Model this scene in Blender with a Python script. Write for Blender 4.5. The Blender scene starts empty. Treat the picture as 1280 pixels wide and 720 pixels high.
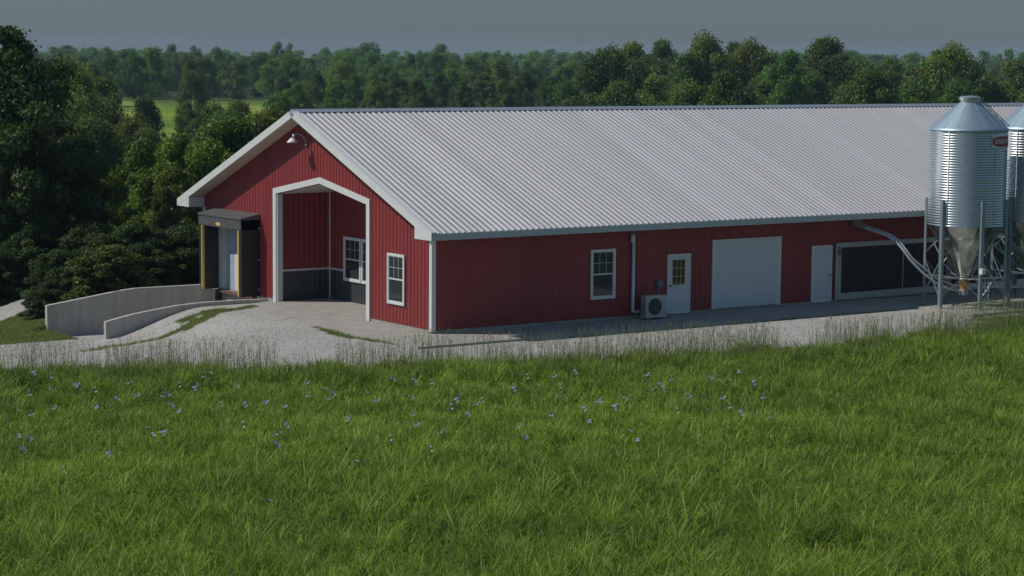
import bpy, bmesh, math, random
import numpy as np
from mathutils import Vector, Matrix
random.seed(7)
SC = bpy.context.scene
COL = SC.collection

# ------------------------------------------------------------------ camera
CAM = np.array([-38.88, -60.62, 9.34]); YAW, PIT, ROLL, FPX = 0.60773, -0.10841, 0.0084, 2686.0
Fv = np.array([math.sin(YAW)*math.cos(PIT), math.cos(YAW)*math.cos(PIT), math.sin(PIT)])
Rv = np.array([math.cos(YAW), -math.sin(YAW), 0.0]); Uv = np.cross(Rv, Fv)
Rr = Rv*math.cos(ROLL)+Uv*math.sin(ROLL); Ur = Uv*math.cos(ROLL)-Rv*math.sin(ROLL)
cd = bpy.data.cameras.new('camera'); cam = bpy.data.objects.new('camera', cd); COL.objects.link(cam)
cam.matrix_world = Matrix(((Rr[0],Ur[0],-Fv[0],CAM[0]),(Rr[1],Ur[1],-Fv[1],CAM[1]),(Rr[2],Ur[2],-Fv[2],CAM[2]),(0,0,0,1)))
cd.sensor_width = 36; cd.lens = 36*FPX/1280; cd.clip_start = .5; cd.clip_end = 9000
SC.camera = cam
# ------------------------------------------------------------------ light
SD = Vector((-.8, .55, 1.0)).normalized()          # towards the sun
w = bpy.data.worlds.new("World"); SC.world = w; w.use_nodes = True
nt = w.node_tree; bg = nt.nodes['Background']
sky = nt.nodes.new('ShaderNodeTexSky'); sky.sky_type = 'NISHITA'; sky.sun_disc = False
sky.sun_elevation = math.asin(SD.z); sky.sun_rotation = math.atan2(SD.x, SD.y)
sky.altitude = 0; sky.air_density = 1.0; sky.dust_density = 0.0; sky.ozone_density = 2.5
tcg = nt.nodes.new('ShaderNodeTexCoord'); sxyz = nt.nodes.new('ShaderNodeSeparateXYZ'); nt.links.new(tcg.outputs['Generated'], sxyz.inputs[0])
elr = nt.nodes.new('ShaderNodeMapRange'); elr.inputs['From Min'].default_value = -.01; elr.inputs['From Max'].default_value = .30; nt.links.new(sxyz.outputs['Z'], elr.inputs[0])
tnt = nt.nodes.new('ShaderNodeMix'); tnt.data_type = 'RGBA'; tnt.inputs['A'].default_value = (.138, .195, .315, 1); tnt.inputs['B'].default_value = (.98, 1.0, .92, 1); nt.links.new(elr.outputs[0], tnt.inputs['Factor'])
mul = nt.nodes.new('ShaderNodeMix'); mul.data_type = 'RGBA'; mul.blend_type = 'MULTIPLY'; mul.inputs['Factor'].default_value = 1
nt.links.new(sky.outputs[0], mul.inputs['A']); nt.links.new(tnt.outputs['Result'], mul.inputs['B'])
nt.links.new(mul.outputs['Result'], bg.inputs[0]); bg.inputs[1].default_value = 0.11
sl = bpy.data.lights.new('sun', 'SUN'); sl.energy = 4.3; sl.angle = math.radians(.53); sl.color = (1, .93, .83)
sun = bpy.data.objects.new('sun', sl); COL.objects.link(sun)
sun.rotation_euler = SD.to_track_quat('Z', 'Y').to_euler(); sun.location = (-40, 0, 60)
SC.view_settings.view_transform = 'Standard'; SC.view_settings.look = 'None'
SC.view_settings.exposure = -0.35; SC.view_settings.gamma = 1
SC.render.engine = 'CYCLES'; SC.render.resolution_x = 1024; SC.render.resolution_y = 576
SC.cycles.max_bounces = 6; SC.cycles.transparent_max_bounces = 8; SC.cycles.volume_bounces = 0

# ------------------------------------------------------------------ helpers
def tag(o, label=None, cat=None, group=None, kind=None):
    if label: o['label'] = label
    if cat: o['category'] = cat
    if group: o['group'] = group
    if kind: o['kind'] = kind
    return o
def empty(name, loc=(0, 0, 0), rz=0, **k):
    o = bpy.data.objects.new(name, None); COL.objects.link(o); o.location = loc; o.rotation_euler = (0, 0, rz)
    return tag(o, **k)
class MB:
    def __init__(s): s.v = []; s.f = []; s.m = []; s.st = []
    def add(s, vs, fs, mi=0):
        n = len(s.v); s.st.append(n); s.v += [tuple(v) for v in vs]; s.f += [tuple(i+n for i in f) for f in fs]; s.m += [mi]*len(fs); return s
    def box(s, x0, x1, y0, y1, z0, z1, mi=0):
        x0, x1 = sorted((x0, x1)); y0, y1 = sorted((y0, y1)); z0, z1 = sorted((z0, z1))
        return s.add([(x0,y0,z0),(x1,y0,z0),(x1,y1,z0),(x0,y1,z0),(x0,y0,z1),(x1,y0,z1),(x1,y1,z1),(x0,y1,z1)],
            [(3,2,1,0),(4,5,6,7),(0,1,5,4),(1,2,6,5),(2,3,7,6),(3,0,4,7)], mi)
    def prism(s, poly, ax, a, b, mi=0):
        """poly: 2-D outline; ax 'x': (y,z) outline extruded a..b in x; 'y': (x,z); 'z': (x,y)"""
        n = len(poly)
        if ax == 'x': P = lambda p, t: (t, p[0], p[1])
        elif ax == 'y': P = lambda p, t: (p[0], t, p[1])
        else: P = lambda p, t: (p[0], p[1], t)
        vs = [P(p, a) for p in poly]+[P(p, b) for p in poly]
        fs = [tuple(range(n))[::-1], tuple(range(n, 2*n))]+[(i, (i+1) % n, n+(i+1) % n, n+i) for i in range(n)]
        return s.add(vs, fs, mi)
    def tube(s, pts, r, n=8, mi=0, cap=True):
        pts = [Vector(p) for p in pts]; R = r if isinstance(r, (list, tuple)) else [r]*len(pts)
        up = Vector((0, 0, 1)); vs = []; fs = []
        for i, p in enumerate(pts):
            d = (pts[min(i+1, len(pts)-1)]-pts[max(i-1, 0)]).normalized()
            a = d.cross(up if abs(d.z) < .95 else Vector((1, 0, 0))).normalized(); b = d.cross(a)
            for k in range(n):
                t = 2*math.pi*k/n; vs.append(p+(a*math.cos(t)+b*math.sin(t))*R[i])
        for i in range(len(pts)-1):
            for k in range(n):
                k2 = (k+1) % n; fs.append((i*n+k, i*n+k2, (i+1)*n+k2, (i+1)*n+k))
        if cap: fs += [tuple(range(n)), tuple(range((len(pts)-1)*n, len(pts)*n))]
        return s.add(vs, fs, mi)
    def lathe(s, prof, c=(0, 0, 0), n=48, mi=0):
        vs = []; fs = []
        for r, z in prof:
            for k in range(n):
                t = 2*math.pi*k/n; vs.append((c[0]+r*math.cos(t), c[1]+r*math.sin(t), c[2]+z))
        for i in range(len(prof)-1):
            for k in range(n):
                k2 = (k+1) % n; fs.append((i*n+k, i*n+k2, (i+1)*n+k2, (i+1)*n+k))
        return s.add(vs, fs, mi)
    def bar(s, a, b, w_, h_, mi=0):
        a = Vector(a); b = Vector(b); d = (b-a).normalized()
        u = d.cross(Vector((0, 0, 1)) if abs(d.z) < .95 else Vector((1, 0, 0))).normalized()*w_/2; v = d.cross(u).normalized()*h_/2
        vs = [a-u-v, a+u-v, a+u+v, a-u+v, b-u-v, b+u-v, b+u+v, b-u+v]
        return s.add(vs, [(3,2,1,0),(4,5,6,7),(0,1,5,4),(1,2,6,5),(2,3,7,6),(3,0,4,7)], mi)
    def split(s, name, mats, parent=None, smooth=False, bevel=0):
        """each piece that was added becomes an object of its own"""
        st = s.st+[len(s.v)]; out = []
        for a, b in zip(st[:-1], st[1:]):
            q = MB(); fs = [tuple(i-a for i in f) for f in s.f if a <= f[0] < b]; q.add(s.v[a:b], fs); out.append(q.build(name, mats, parent, smooth, bevel))
        return out
    def build(s, name, mats, parent=None, smooth=False, bevel=0):
        me = bpy.data.meshes.new(name); me.from_pydata(s.v, [], s.f)
        mats = mats if isinstance(mats, (list, tuple)) else [mats]
        for m in mats: me.materials.append(m)
        me.polygons.foreach_set('material_index', s.m)
        bm = bmesh.new(); bm.from_mesh(me); bmesh.ops.recalc_face_normals(bm, faces=bm.faces); bm.to_mesh(me); bm.free()
        if smooth: me.polygons.foreach_set('use_smooth', [True]*len(me.polygons))
        o = bpy.data.objects.new(name, me); COL.objects.link(o); o.parent = parent
        if bevel:
            b = o.modifiers.new('bevel', 'BEVEL'); b.width = bevel; b.segments = 2; b.limit_method = 'ANGLE'
        return o
def np_mesh(name, V, Fc, mat, sides=4, tint=None):
    """V (n,3), Fc (m,sides)"""
    me = bpy.data.meshes.new(name); n = len(V); m = len(Fc)
    me.vertices.add(n); me.vertices.foreach_set('co', np.ascontiguousarray(V, dtype=np.float32).ravel())
    me.loops.add(m*sides); me.loops.foreach_set('vertex_index', np.ascontiguousarray(Fc, dtype=np.int32).ravel())
    me.polygons.add(m); me.polygons.foreach_set('loop_start', np.arange(0, m*sides, sides, dtype=np.int32))
    me.materials.append(mat)
    if tint is not None:
        a = me.attributes.new('tint', 'FLOAT', 'POINT'); a.data.foreach_set('value', np.ascontiguousarray(tint, dtype=np.float32))
    me.update(calc_edges=True); return me

# ------------------------------------------------------------------ materials
def mat(name, col, rough=.6, metal=0, var=.12, scale=3.0, bump=0, bscale=60, spec=.5, stretch=(1, 1, 1), col2=None, panel=0):
    m = bpy.data.materials.new(name); m.use_nodes = True; N = m.node_tree.nodes; L = m.node_tree.links
    b = N['Principled BSDF']; b.inputs['Roughness'].default_value = rough; b.inputs['Metallic'].default_value = metal
    b.inputs['Specular IOR Level'].default_value = spec
    g = N.new('ShaderNodeNewGeometry'); mp = N.new('ShaderNodeMapping'); mp.inputs['Scale'].default_value = stretch
    L.new(g.outputs['Position'], mp.inputs[0])
    n1 = N.new('ShaderNodeTexNoise'); n1.inputs['Scale'].default_value = scale; n1.inputs['Detail'].default_value = 8; n1.inputs['Roughness'].default_value = .65
    L.new(mp.outputs[0], n1.inputs['Vector'])
    r = N.new('ShaderNodeMapRange'); r.inputs['From Min'].default_value = .3; r.inputs['From Max'].default_value = .7
    L.new(n1.outputs[0], r.inputs[0])
    mx = N.new('ShaderNodeMix'); mx.data_type = 'RGBA'
    c2 = col2 if col2 else tuple(c*(1+var) for c in col); c1 = col if col2 else tuple(c*(1-var) for c in col)
    mx.inputs['A'].default_value = (*c1, 1); mx.inputs['B'].default_value = (*c2, 1)
    L.new(r.outputs[0], mx.inputs['Factor']); L.new(mx.outputs['Result'], b.inputs['Base Color'])
    if panel:                                                  # sheets differ a little from each other
        sx = N.new('ShaderNodeSeparateXYZ'); L.new(g.outputs['Position'], sx.inputs[0])
        src = sx.outputs['X']
        if name == 'red_steel':
            ad = N.new('ShaderNodeMath'); L.new(sx.outputs['X'], ad.inputs[0]); L.new(sx.outputs['Y'], ad.inputs[1]); src = ad.outputs[0]
        dv = N.new('ShaderNodeMath'); dv.operation = 'DIVIDE'; dv.inputs[1].default_value = .9144; L.new(src, dv.inputs[0])
        fl = N.new('ShaderNodeMath'); fl.operation = 'FLOOR'; L.new(dv.outputs[0], fl.inputs[0])
        wn = N.new('ShaderNodeTexWhiteNoise'); wn.noise_dimensions = '1D'; L.new(fl.outputs[0], wn.inputs['W'])
        mr = N.new('ShaderNodeMapRange'); mr.inputs['To Min'].default_value = 1-panel; mr.inputs['To Max'].default_value = 1+panel; L.new(wn.outputs['Value'], mr.inputs[0])
        hv_ = N.new('ShaderNodeHueSaturation'); L.new(mr.outputs[0], hv_.inputs['Value']); L.new(mx.outputs['Result'], hv_.inputs['Color']); L.new(hv_.outputs[0], b.inputs['Base Color'])
    if bump:
        n2 = N.new('ShaderNodeTexNoise'); n2.inputs['Scale'].default_value = bscale; n2.inputs['Detail'].default_value = 4
        L.new(mp.outputs[0], n2.inputs['Vector'])
        bp = N.new('ShaderNodeBump'); bp.inputs['Strength'].default_value = bump; bp.inputs['Distance'].default_value = .02
        L.new(n2.outputs[0], bp.inputs['Height']); L.new(bp.outputs[0], b.inputs['Normal'])
    return m
M = {}
M['red'] = mat('red_steel', (.225, .029, .030), .5, panel=.07, var=.1, scale=.9, stretch=(1, 1, .15))
M['white'] = mat('white_trim', (.60, .63, .62), .45, var=.05, scale=2)
M['roof'] = mat('roof_steel', (.58, .56, .56), .42, .40, panel=.05, var=.05, scale=.7, spec=.5, stretch=(1, .15, .15))
M['cap'] = mat('galvanised_cap', (.36, .40, .46), .4, .3, var=.08)
M['soffit'] = mat('soffit', (.60, .52, .44), .6, var=.06, stretch=(6, 1, 1))
M['slate'] = mat('slate_wainscot', (.045, .050, .055), .5, var=.1)
M['pad'] = mat('black_vinyl', (.018, .018, .020), .6, var=.25, scale=5)
M['padgrey'] = mat('grey_vinyl', (.085, .085, .088), .6, var=.2, scale=4)
M['yellow'] = mat('yellow_stripe', (.62, .44, .12), .6, var=.1)
M['conc'] = mat('concrete', (.31, .30, .275), .9, var=.2, scale=1.3, bump=.25, bscale=40)
M['wallconc'] = mat('board_formed_concrete', (.52, .50, .45), .9, var=.30, scale=1.8, bump=.35, bscale=14, stretch=(1.6, 1, .22), col2=(.36, .34, .29))
M['door'] = mat('door_paint', (.52, .56, .58), .4, var=.03)
M['doorblue'] = mat('dock_door_paint', (.36, .42, .48), .4, var=.05)
M['dark'] = mat('dark_interior', (.016, .016, .017), .8, var=.2)
M['curtain'] = mat('curtain', (.02, .02, .021), .7, var=.35, scale=2, bump=.4, bscale=5)
M['steel'] = mat('galvanised_steel', (.50, .53, .55), .38, .75, var=.14, scale=9)
M['bin'] = mat('galvanised_sheet', (.50, .56, .58), .27, .90, var=.07, scale=4)
M['binroof'] = mat('galvanised_roof', (.30, .40, .47), .5, .6, var=.06, scale=3)
M['hopper'] = mat('galvanised_hopper', (.44, .48, .43), .20, .95, var=.16, scale=2.2)
M['leg'] = mat('galvanised_leg', (.26, .32, .34), .5, .5, var=.12, scale=6)
M['pvc'] = mat('pvc', (.60, .65, .72), .4, var=.04)
M['beige'] = mat('beige_metal', (.40, .40, .37), .5, var=.05)
M['grille'] = mat('fan_grille', (.03, .032, .033), .6)
M['greybox'] = mat('grey_box', (.15, .16, .16), .5)
M['amber'] = mat('amber_plastic', (.45, .24, .07), .35, var=.2)
M['signred'] = mat('sign_red', (.36, .012, .03), .4, var=.04)
M['signwhite'] = mat('sign_white', (.72, .70, .70), .5, var=.04)
M['trunk'] = mat('bark', (.075, .060, .045), .95, var=.3, scale=6)
M['rust'] = mat('rusty_edge', (.13, .065, .05), .8, var=.3)
M['muntin'] = mat('door_muntin', (.45, .42, .20), .5)
def glass_mat():
    m = bpy.data.materials.new('window_glass'); m.use_nodes = True; b = m.node_tree.nodes['Principled BSDF']
    b.inputs['Base Color'].default_value = (.035, .04, .045, 1); b.inputs['Roughness'].default_value = .06
    b.inputs['Specular IOR Level'].default_value = .6
    return m
M['glass'] = glass_mat()
def leaf_mat(name, c1, c2, trans=.42, objvar=.42, rough=.55):
    m = bpy.data.materials.new(name); m.use_nodes = True; N = m.node_tree.nodes; L = m.node_tree.links
    N.remove(N['Principled BSDF']); out = N['Material Output']
    at = N.new('ShaderNodeAttribute'); at.attribute_name = 'tint'
    mx = N.new('ShaderNodeMix'); mx.data_type = 'RGBA'; mx.inputs['A'].default_value = (*c1, 1); mx.inputs['B'].default_value = (*c2, 1)
    L.new(at.outputs['Fac'], mx.inputs['Factor'])
    oi = N.new('ShaderNodeObjectInfo'); hs = N.new('ShaderNodeHueSaturation')
    r1 = N.new('ShaderNodeMapRange'); r1.inputs['To Min'].default_value = 1-objvar; r1.inputs['To Max'].default_value = 1+objvar
    L.new(oi.outputs['Random'], r1.inputs[0]); L.new(r1.outputs[0], hs.inputs['Value'])
    mu = N.new('ShaderNodeMath'); mu.operation = 'MULTIPLY'; mu.inputs[1].default_value = 7.31; L.new(oi.outputs['Random'], mu.inputs[0])
    fr = N.new('ShaderNodeMath'); fr.operation = 'FRACT'; L.new(mu.outputs[0], fr.inputs[0])
    r2 = N.new('ShaderNodeMapRange'); r2.inputs['To Min'].default_value = .5-.03*objvar/.35; r2.inputs['To Max'].default_value = .5+.025*objvar/.35
    L.new(fr.outputs[0], r2.inputs[0]); L.new(r2.outputs[0], hs.inputs['Hue'])
    L.new(mx.outputs['Result'], hs.inputs['Color'])
    d = N.new('ShaderNodeBsdfDiffuse'); t = N.new('ShaderNodeBsdfTranslucent'); g = N.new('ShaderNodeBsdfGlossy')
    g.inputs['Roughness'].default_value = rough; g.inputs['Color'].default_value = (1, 1, 1, 1)
    L.new(hs.outputs[0], d.inputs[0]); L.new(hs.outputs[0], t.inputs[0])
    m1 = N.new('ShaderNodeMixShader'); m1.inputs[0].default_value = trans; L.new(d.outputs[0], m1.inputs[1]); L.new(t.outputs[0], m1.inputs[2])
    m2 = N.new('ShaderNodeMixShader'); m2.inputs[0].default_value = .02; L.new(m1.outputs[0], m2.inputs[1]); L.new(g.outputs[0], m2.inputs[2])
    L.new(m2.outputs[0], out.inputs[0]); return m
M['leaf_far'] = leaf_mat('leaves_woodland', (.050, .115, .016), (.165, .27, .038))
M['leaf_mid'] = leaf_mat('leaves_mid', (.042, .095, .013), (.165, .255, .034))
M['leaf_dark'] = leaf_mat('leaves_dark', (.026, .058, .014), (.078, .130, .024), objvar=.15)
M['leaf_mid_sunlit'] = leaf_mat('leaves_mid_sunlit', (.055, .11, .012), (.22, .30, .03), objvar=.15)  # lighter copy of the mid leaves, sunlight painted into the colour
M['leaf_sunlit'] = leaf_mat('leaves_sunlit', (.060, .095, .016), (.13, .17, .03), objvar=.15)  # paler leaf colour stands in for sun on bushes and one tree
M['grass'] = leaf_mat('grass_blades', (.095, .185, .014), (.38, .50, .07), trans=.45, objvar=0)
M['shortgrass'] = leaf_mat('short_grass', (.12, .18, .02), (.30, .36, .06), trans=.4, objvar=0)
M['stalk'] = leaf_mat('seed_stalks', (.10, .16, .045), (.30, .30, .14), trans=.4, objvar=0)

# ------------------------------------------------------------------ terrain
def ss(a, b, x):
    t = np.clip((np.asarray(x, float)-a)/(b-a), 0, 1); return t*t*(3-2*t)
def vnoise(x, y, seed=0):
    xi = np.floor(x); yi = np.floor(y); fx = x-xi; fy = y-yi; fx = fx*fx*(3-2*fx); fy = fy*fy*(3-2*fy)
    def hsh(a, b):
        t = np.sin(a*127.1+b*311.7+seed*74.7)*43758.5453; return t-np.floor(t)
    return (hsh(xi, yi)*(1-fx)+hsh(xi+1, yi)*fx)*(1-fy)+(hsh(xi, yi+1)*(1-fx)+hsh(xi+1, yi+1)*fx)*fy
SF = [-500, 20, 30, 60, 120, 300, 330, 428, 450, 480, 700, 1000, 1250, 1500, 3200]
HF = [0, 0, -1.5, -5.5, -8.5, -8.0, -5.9, -1.3, -1.6, -4.5, -3.0, -1.0, -1.5, -10, -24]
EX = [-80, -30, -19.2, -15, -11.8, -8.8, -5.3, -1.9, 3.1, 8.2, 14.7, 21.5, 30, 80]; EY = [22, 6, .3, -1.4, -3.0, -5.0, -6.4, -7.8, -9.2, -10.0, -9.4, -8.3, -7.6, -7]
def edge_y(x): return np.interp(x, EX, EY)
def height(x, y):
    x = np.asarray(x, float); y = np.asarray(y, float)
    h = -.14+0*x
    drop = ss(-2.6, -7.4, x)*ss(2, 9, y)
    h = h-1.05*drop
    h = h-.12*ss(-1, -4, y-edge_y(x)+1)
    pit = (x > -7.2) & (x < .3) & (y > 11.70) & (y < 15.72)
    h = np.where(pit, -1.42, h)
    behind = (y > 15.72) & (x > -8) & (x < 0)
    h = np.where(behind, np.interp(x, [-8, -7.2, -2, 0], [-1.15, -1.0, -.35, -.3]), h)
    s = .57*x+.82*y
    far = np.interp(s, SF, HF)
    h = h+(far+(vnoise(x/90, y/90, 3)-.5)*5*ss(450, 560, s)+(vnoise(x/35, y/35, 5)-.5)*1.2*ss(60, 120, s))*ss(20, 36, y)
    h = h+(vnoise(x/2.2, y/2.2, 1)-.5)*.10*ss(0, 2.5, np.abs(np.minimum(y+3.2, x+2.6))*1.0)*(y < 11)
    return h
def lines(a, b, step, extra, far):
    v = list(np.arange(a, b+1e-6, step))+extra
    g = step; p = b
    while p < far: g *= 1.14; p += g; v.append(p)
    g = step; p = a
    while p > -900: g *= 1.22; p -= g; v.append(p)
    return np.array(sorted(set(np.round(v, 3))))
gx = lines(-22, 32, .22, [-7.21, -7.19, .29, .31], 3000)
gy = lines(-24, 26, .22, [11.69, 11.71, 15.71, 15.73], 3000)
GX, GY = np.meshgrid(gx, gy); GZ = height(GX, GY)
nx, ny = len(gx), len(gy)
V = np.stack([GX, GY, GZ], -1).reshape(-1, 3)
idx = np.arange(nx*ny).reshape(ny, nx)
Fc = np.stack([idx[:-1, :-1], idx[:-1, 1:], idx[1:, 1:], idx[1:, :-1]], -1).reshape(-1, 4)
def patch_mask(x, y):
    """1 where short grass grows in the gravel yard"""
    n = vnoise(x*1.3, y*1.3, 8)*.6+vnoise(x*3.5, y*3.5, 9)*.4
    m = np.zeros_like(x)
    pl = 20.3+(x+7.2)*.7                                    # the track behind the wing wall
    m = np.maximum(m, ss(.0, .5, pl-1.1-y)*ss(12.3, 12.9, y)*ss(-7.0, -7.4, x))
    m = np.maximum(m, ss(pl+1.0, pl+1.6, y)*(y > 15.8))
    e1 = ss(.42, .1, np.abs(x+2.25+.25*np.sin(y))) * ((y > -1.2) & (y < 4.2)) * .9         # along the slab edge
    e2 = ss(.6, .1, np.abs((y-10.95)-(x+.2)*.42)) * ((x > -5.0) & (x < -1.0))*.92
    e3 = ss(.5, .15, np.abs(y-10.6-.1*x))*((x > -4.6) & (x < -2.4))*.85
    e4 = ss(.5, .1, np.abs((y-9.3)-(x+8.6)*.4))*((x > -9.8) & (x < -7.6))*.95
    e5 = ss(.6, .2, np.abs((y-8.6)-(x+11.4)*.4))*((x > -14) & (x < -10.2))*.95
    e8 = ss(.35, .1, np.abs((y-9.2)+(x+5)*.3+.3*np.sin(x*2)))*((x > -7.5) & (x < -4.6))*.8
    e6 = ss(.30, .05, np.abs(y+2.86))*((x > 1.5) & (x < 19))*(.45+.4*(x > 11))
    e9 = ss(.5, .75, vnoise(x*.7+9, y*.7, 12))*ss(2.6, 1.0, y-edge_y(x))*.62
    e7 = ss(19.0, 19.8, x)*ss(-5.9, -6.2, y)
    for e in (e1, e2, e3, e4, e5, e6, e7, e8, e9): m = np.maximum(m, e)
    return np.where(m+(n-.5)*.7 > .5, 1.0, 0.0)*(m > .05)
def field_mask(x, y):
    j = (vnoise(x*1.1, y*1.1, 4)-.5)*.9
    return (y+j < edge_y(x)).astype(float)
near = (GX > -22.1) & (GX < 60) & (GY > -25) & (GY < 24)
grav = near*(1-field_mask(GX, GY))*(1-patch_mask(GX, GY))
pl = 20.3+(GX+7.2)*.7
grav = np.where((GY > 15.8) & (GX < 0), ((np.abs(GY-pl+(vnoise(GX, GY, 2)-.5)*.6) < 1.1) & (GX < -4.2))*1.0, grav)
grav = np.where((GY > 15.8) & (GX >= 0), 0, grav)
sfar = .57*GX+.82*GY
lat = -(GX-CAM[0])*Rv[0]-(GY-CAM[1])*Rv[1]
pxg = 640+FPX*((GX-CAM[0])*Rv[0]+(GY-CAM[1])*Rv[1])/np.maximum(sfar+73, 1)
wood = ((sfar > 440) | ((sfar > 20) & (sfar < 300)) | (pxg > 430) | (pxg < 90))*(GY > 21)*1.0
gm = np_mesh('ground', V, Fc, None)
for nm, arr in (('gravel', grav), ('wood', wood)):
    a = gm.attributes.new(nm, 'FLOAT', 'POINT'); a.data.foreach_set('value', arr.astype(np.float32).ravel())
m = bpy.data.materials.new('ground_cover'); m.use_nodes = True; N = m.node_tree.nodes; L = m.node_tree.links
b = N['Principled BSDF']; b.inputs['Roughness'].default_value = .95; b.inputs['Specular IOR Level'].default_value = .2
geo = N.new('ShaderNodeNewGeometry')
def noise(sc, det=6):
    n = N.new('ShaderNodeTexNoise'); n.inputs['Scale'].default_value = sc; n.inputs['Detail'].default_value = det; n.inputs['Roughness'].default_value = .7
    L.new(geo.outputs['Position'], n.inputs['Vector']); return n
def ramp(src, pts):
    r = N.new('ShaderNodeValToRGB'); L.new(src, r.inputs[0])
    for i, (p, c) in enumerate(pts):
        e = r.color_ramp.elements[i] if i < 2 else r.color_ramp.elements.new(p)
        e.position = p; e.color = (*c, 1)
    return r
def mix(f, a_, b_):
    x = N.new('ShaderNodeMix'); x.data_type = 'RGBA'; L.new(f, x.inputs['Factor']); L.new(a_, x.inputs['A']); L.new(b_, x.inputs['B']); return x.outputs['Result']
gr = ramp(noise(28, 10).outputs[0], [(.3, (.22, .215, .205)), (.7, (.47, .465, .45))])
gr2 = ramp(noise(.45, 5).outputs[0], [(.38, (.27, .26, .235)), (.62, (.46, .455, .445))])
gr3 = ramp(noise(5.5, 9).outputs[0], [(.35, (.25, .235, .21)), (.62, (.48, .475, .465))])
grm = N.new('ShaderNodeMix'); grm.data_type = 'RGBA'; grm.inputs['Factor'].default_value = .5; L.new(gr.outputs[0], grm.inputs['A']); L.new(gr2.outputs[0], grm.inputs['B'])
so = ramp(noise(1.2, 8).outputs[0], [(.3, (.035, .060, .010)), (.7, (.075, .10, .022))])
me_ = ramp(noise(.035, 6).outputs[0], [(.38, (.085, .15, .012)), (.52, (.16, .25, .018)), (.66, (.26, .26, .05))])
ag = N.new('ShaderNodeAttribute'); ag.attribute_name = 'gravel'; aw = N.new('ShaderNodeAttribute'); aw.attribute_name = 'wood'
sp = N.new('ShaderNodeSeparateXYZ'); L.new(geo.outputs['Position'], sp.inputs[0])
fm = N.new('ShaderNodeMath'); fm.operation = 'GREATER_THAN'; fm.inputs[1].default_value = 60; L.new(sp.outputs['Y'], fm.inputs[0])
grx = N.new('ShaderNodeMix'); grx.data_type = 'RGBA'; grx.inputs['Factor'].default_value = .5; L.new(grm.outputs['Result'], grx.inputs['A']); L.new(gr3.outputs[0], grx.inputs['B'])
c = mix(fm.outputs[0], so.outputs[0], me_.outputs[0])
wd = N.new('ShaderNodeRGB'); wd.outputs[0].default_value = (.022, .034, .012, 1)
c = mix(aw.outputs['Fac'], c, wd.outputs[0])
c = mix(ag.outputs['Fac'], c, grx.outputs['Result'])
L.new(c, b.inputs['Base Color'])
bu = N.new('ShaderNodeBump'); bu.inputs['Strength'].default_value = .6; bu.inputs['Distance'].default_value = .04
L.new(noise(22, 6).outputs[0], bu.inputs['Height']); L.new(bu.outputs[0], b.inputs['Normal'])
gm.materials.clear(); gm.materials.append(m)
go = bpy.data.objects.new('ground', gm); COL.objects.link(go); tag(go, kind='structure')

# concrete apron round two sides of the barn
ap = MB()
ap.prism([(-.004, 11.35), (-.5, 11.2), (-2.1, 8.6), (-2.15, 4.0), (-2.15, -2.55), (4.2, -2.62), (4.2, -.004), (-.004, -.004)], 'z', -.35, -.07)
for i in range(14):
    x0 = 4.21+i*4.2; ap.box(x0, x0+4.19, -2.62-.012*i, -.004, -.35, -.074-.003*(i % 2))
tag(ap.build('pavement', M['conc'], bevel=.015), kind='structure')

# haze
hz = MB().box(-960, 3060, -960, 3060, -30, 17).build('haze', []) if False else None
hb = MB(); hb.box(-950, 3150, -950, 3150, -40, 26)
hm = bpy.data.materials.new('haze'); hm.use_nodes = True; N = hm.node_tree.nodes
for n_ in list(N):
    if n_.type != 'OUTPUT_MATERIAL': N.remove(n_)
pv = N.new('ShaderNodeVolumePrincipled'); pv.inputs['Color'].default_value = (.55, .76, 1, 1); pv.inputs['Density'].default_value = .00013
pv.inputs['Anisotropy'].default_value = .2
hm.node_tree.links.new(pv.outputs[0], N['Material Output'].inputs['Volume'])
tag(hb.build('haze', hm), kind='stuff', label='thin blue summer haze over the valley', cat='haze')

# ------------------------------------------------------------------ barn
W = 16.9; LEN = 66.0; EV = -1.03; PK = 8.45; OVH = -.67
def rz(y): return 7.21-.4015*abs(y-PK)
barn = empty('barn', (0, 0, 0), label='long red metal sided barn with white ribbed roof and an open porch in its gable', cat='barn')
FL = -.05
g = MB()
tz = lambda y: rz(y)-.2
oz = lambda y: 4.60-.168*abs(y-7.56)
out = [(0, 0.04), (0, tz(0)), (PK, tz(PK)), (W, tz(W)), (W, 0.04), (15.72, .04), (15.72, 2.75), (12.55, 2.75), (12.55, .04), (10.87, .04), (10.87, oz(10.87)), (7.56, 4.60), (4.25, oz(4.25)), (4.25, .04)]
g.prism(out, 'x', 0, .16)
def rib_y(mb, x, y, z0, z1, side=-1, w1=.032, w2=.014, h=.02):
    if z1-z0 < .05: return
    mb.add([(x, y-w1, z0), (x+side*h, y-w2, z0), (x+side*h, y+w2, z0), (x, y+w1, z0),
            (x, y-w1, z1), (x+side*h, y-w2, z1), (x+side*h, y+w2, z1), (x, y+w1, z1)],
           [(0, 1, 5, 4), (1, 2, 6, 5), (2, 3, 7, 6), (0, 1, 2, 3), (4, 5, 6, 7)])
y = .22
while y < W-.1:
    lo = .045; hi = tz(y)-.01
    if 4.25 < y < 10.87: lo = oz(y)+.02
    if 12.55 < y < 15.72: lo = 2.76
    rib_y(g, 0, y, lo, hi); y += .2286
g.build('gable_wall', M['red'], barn)
fd = MB()
fd.box(.01, .15, 0.0, 4.24, -.3, .035); fd.box(.01, .15, 10.88, 12.54, -.5, .035); fd.box(.01, .15, 12.54, 15.73, -1.6, .0); fd.box(.01, .15, 15.73, W, -1.2, .035)
fd.box(.15, LEN, .01, .16, -.3, .02)
fd.split('foundation', M['conc'], barn)
s = MB(); s.box(.16, LEN, 0, .15, .02, 3.3)
x = .3
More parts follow.
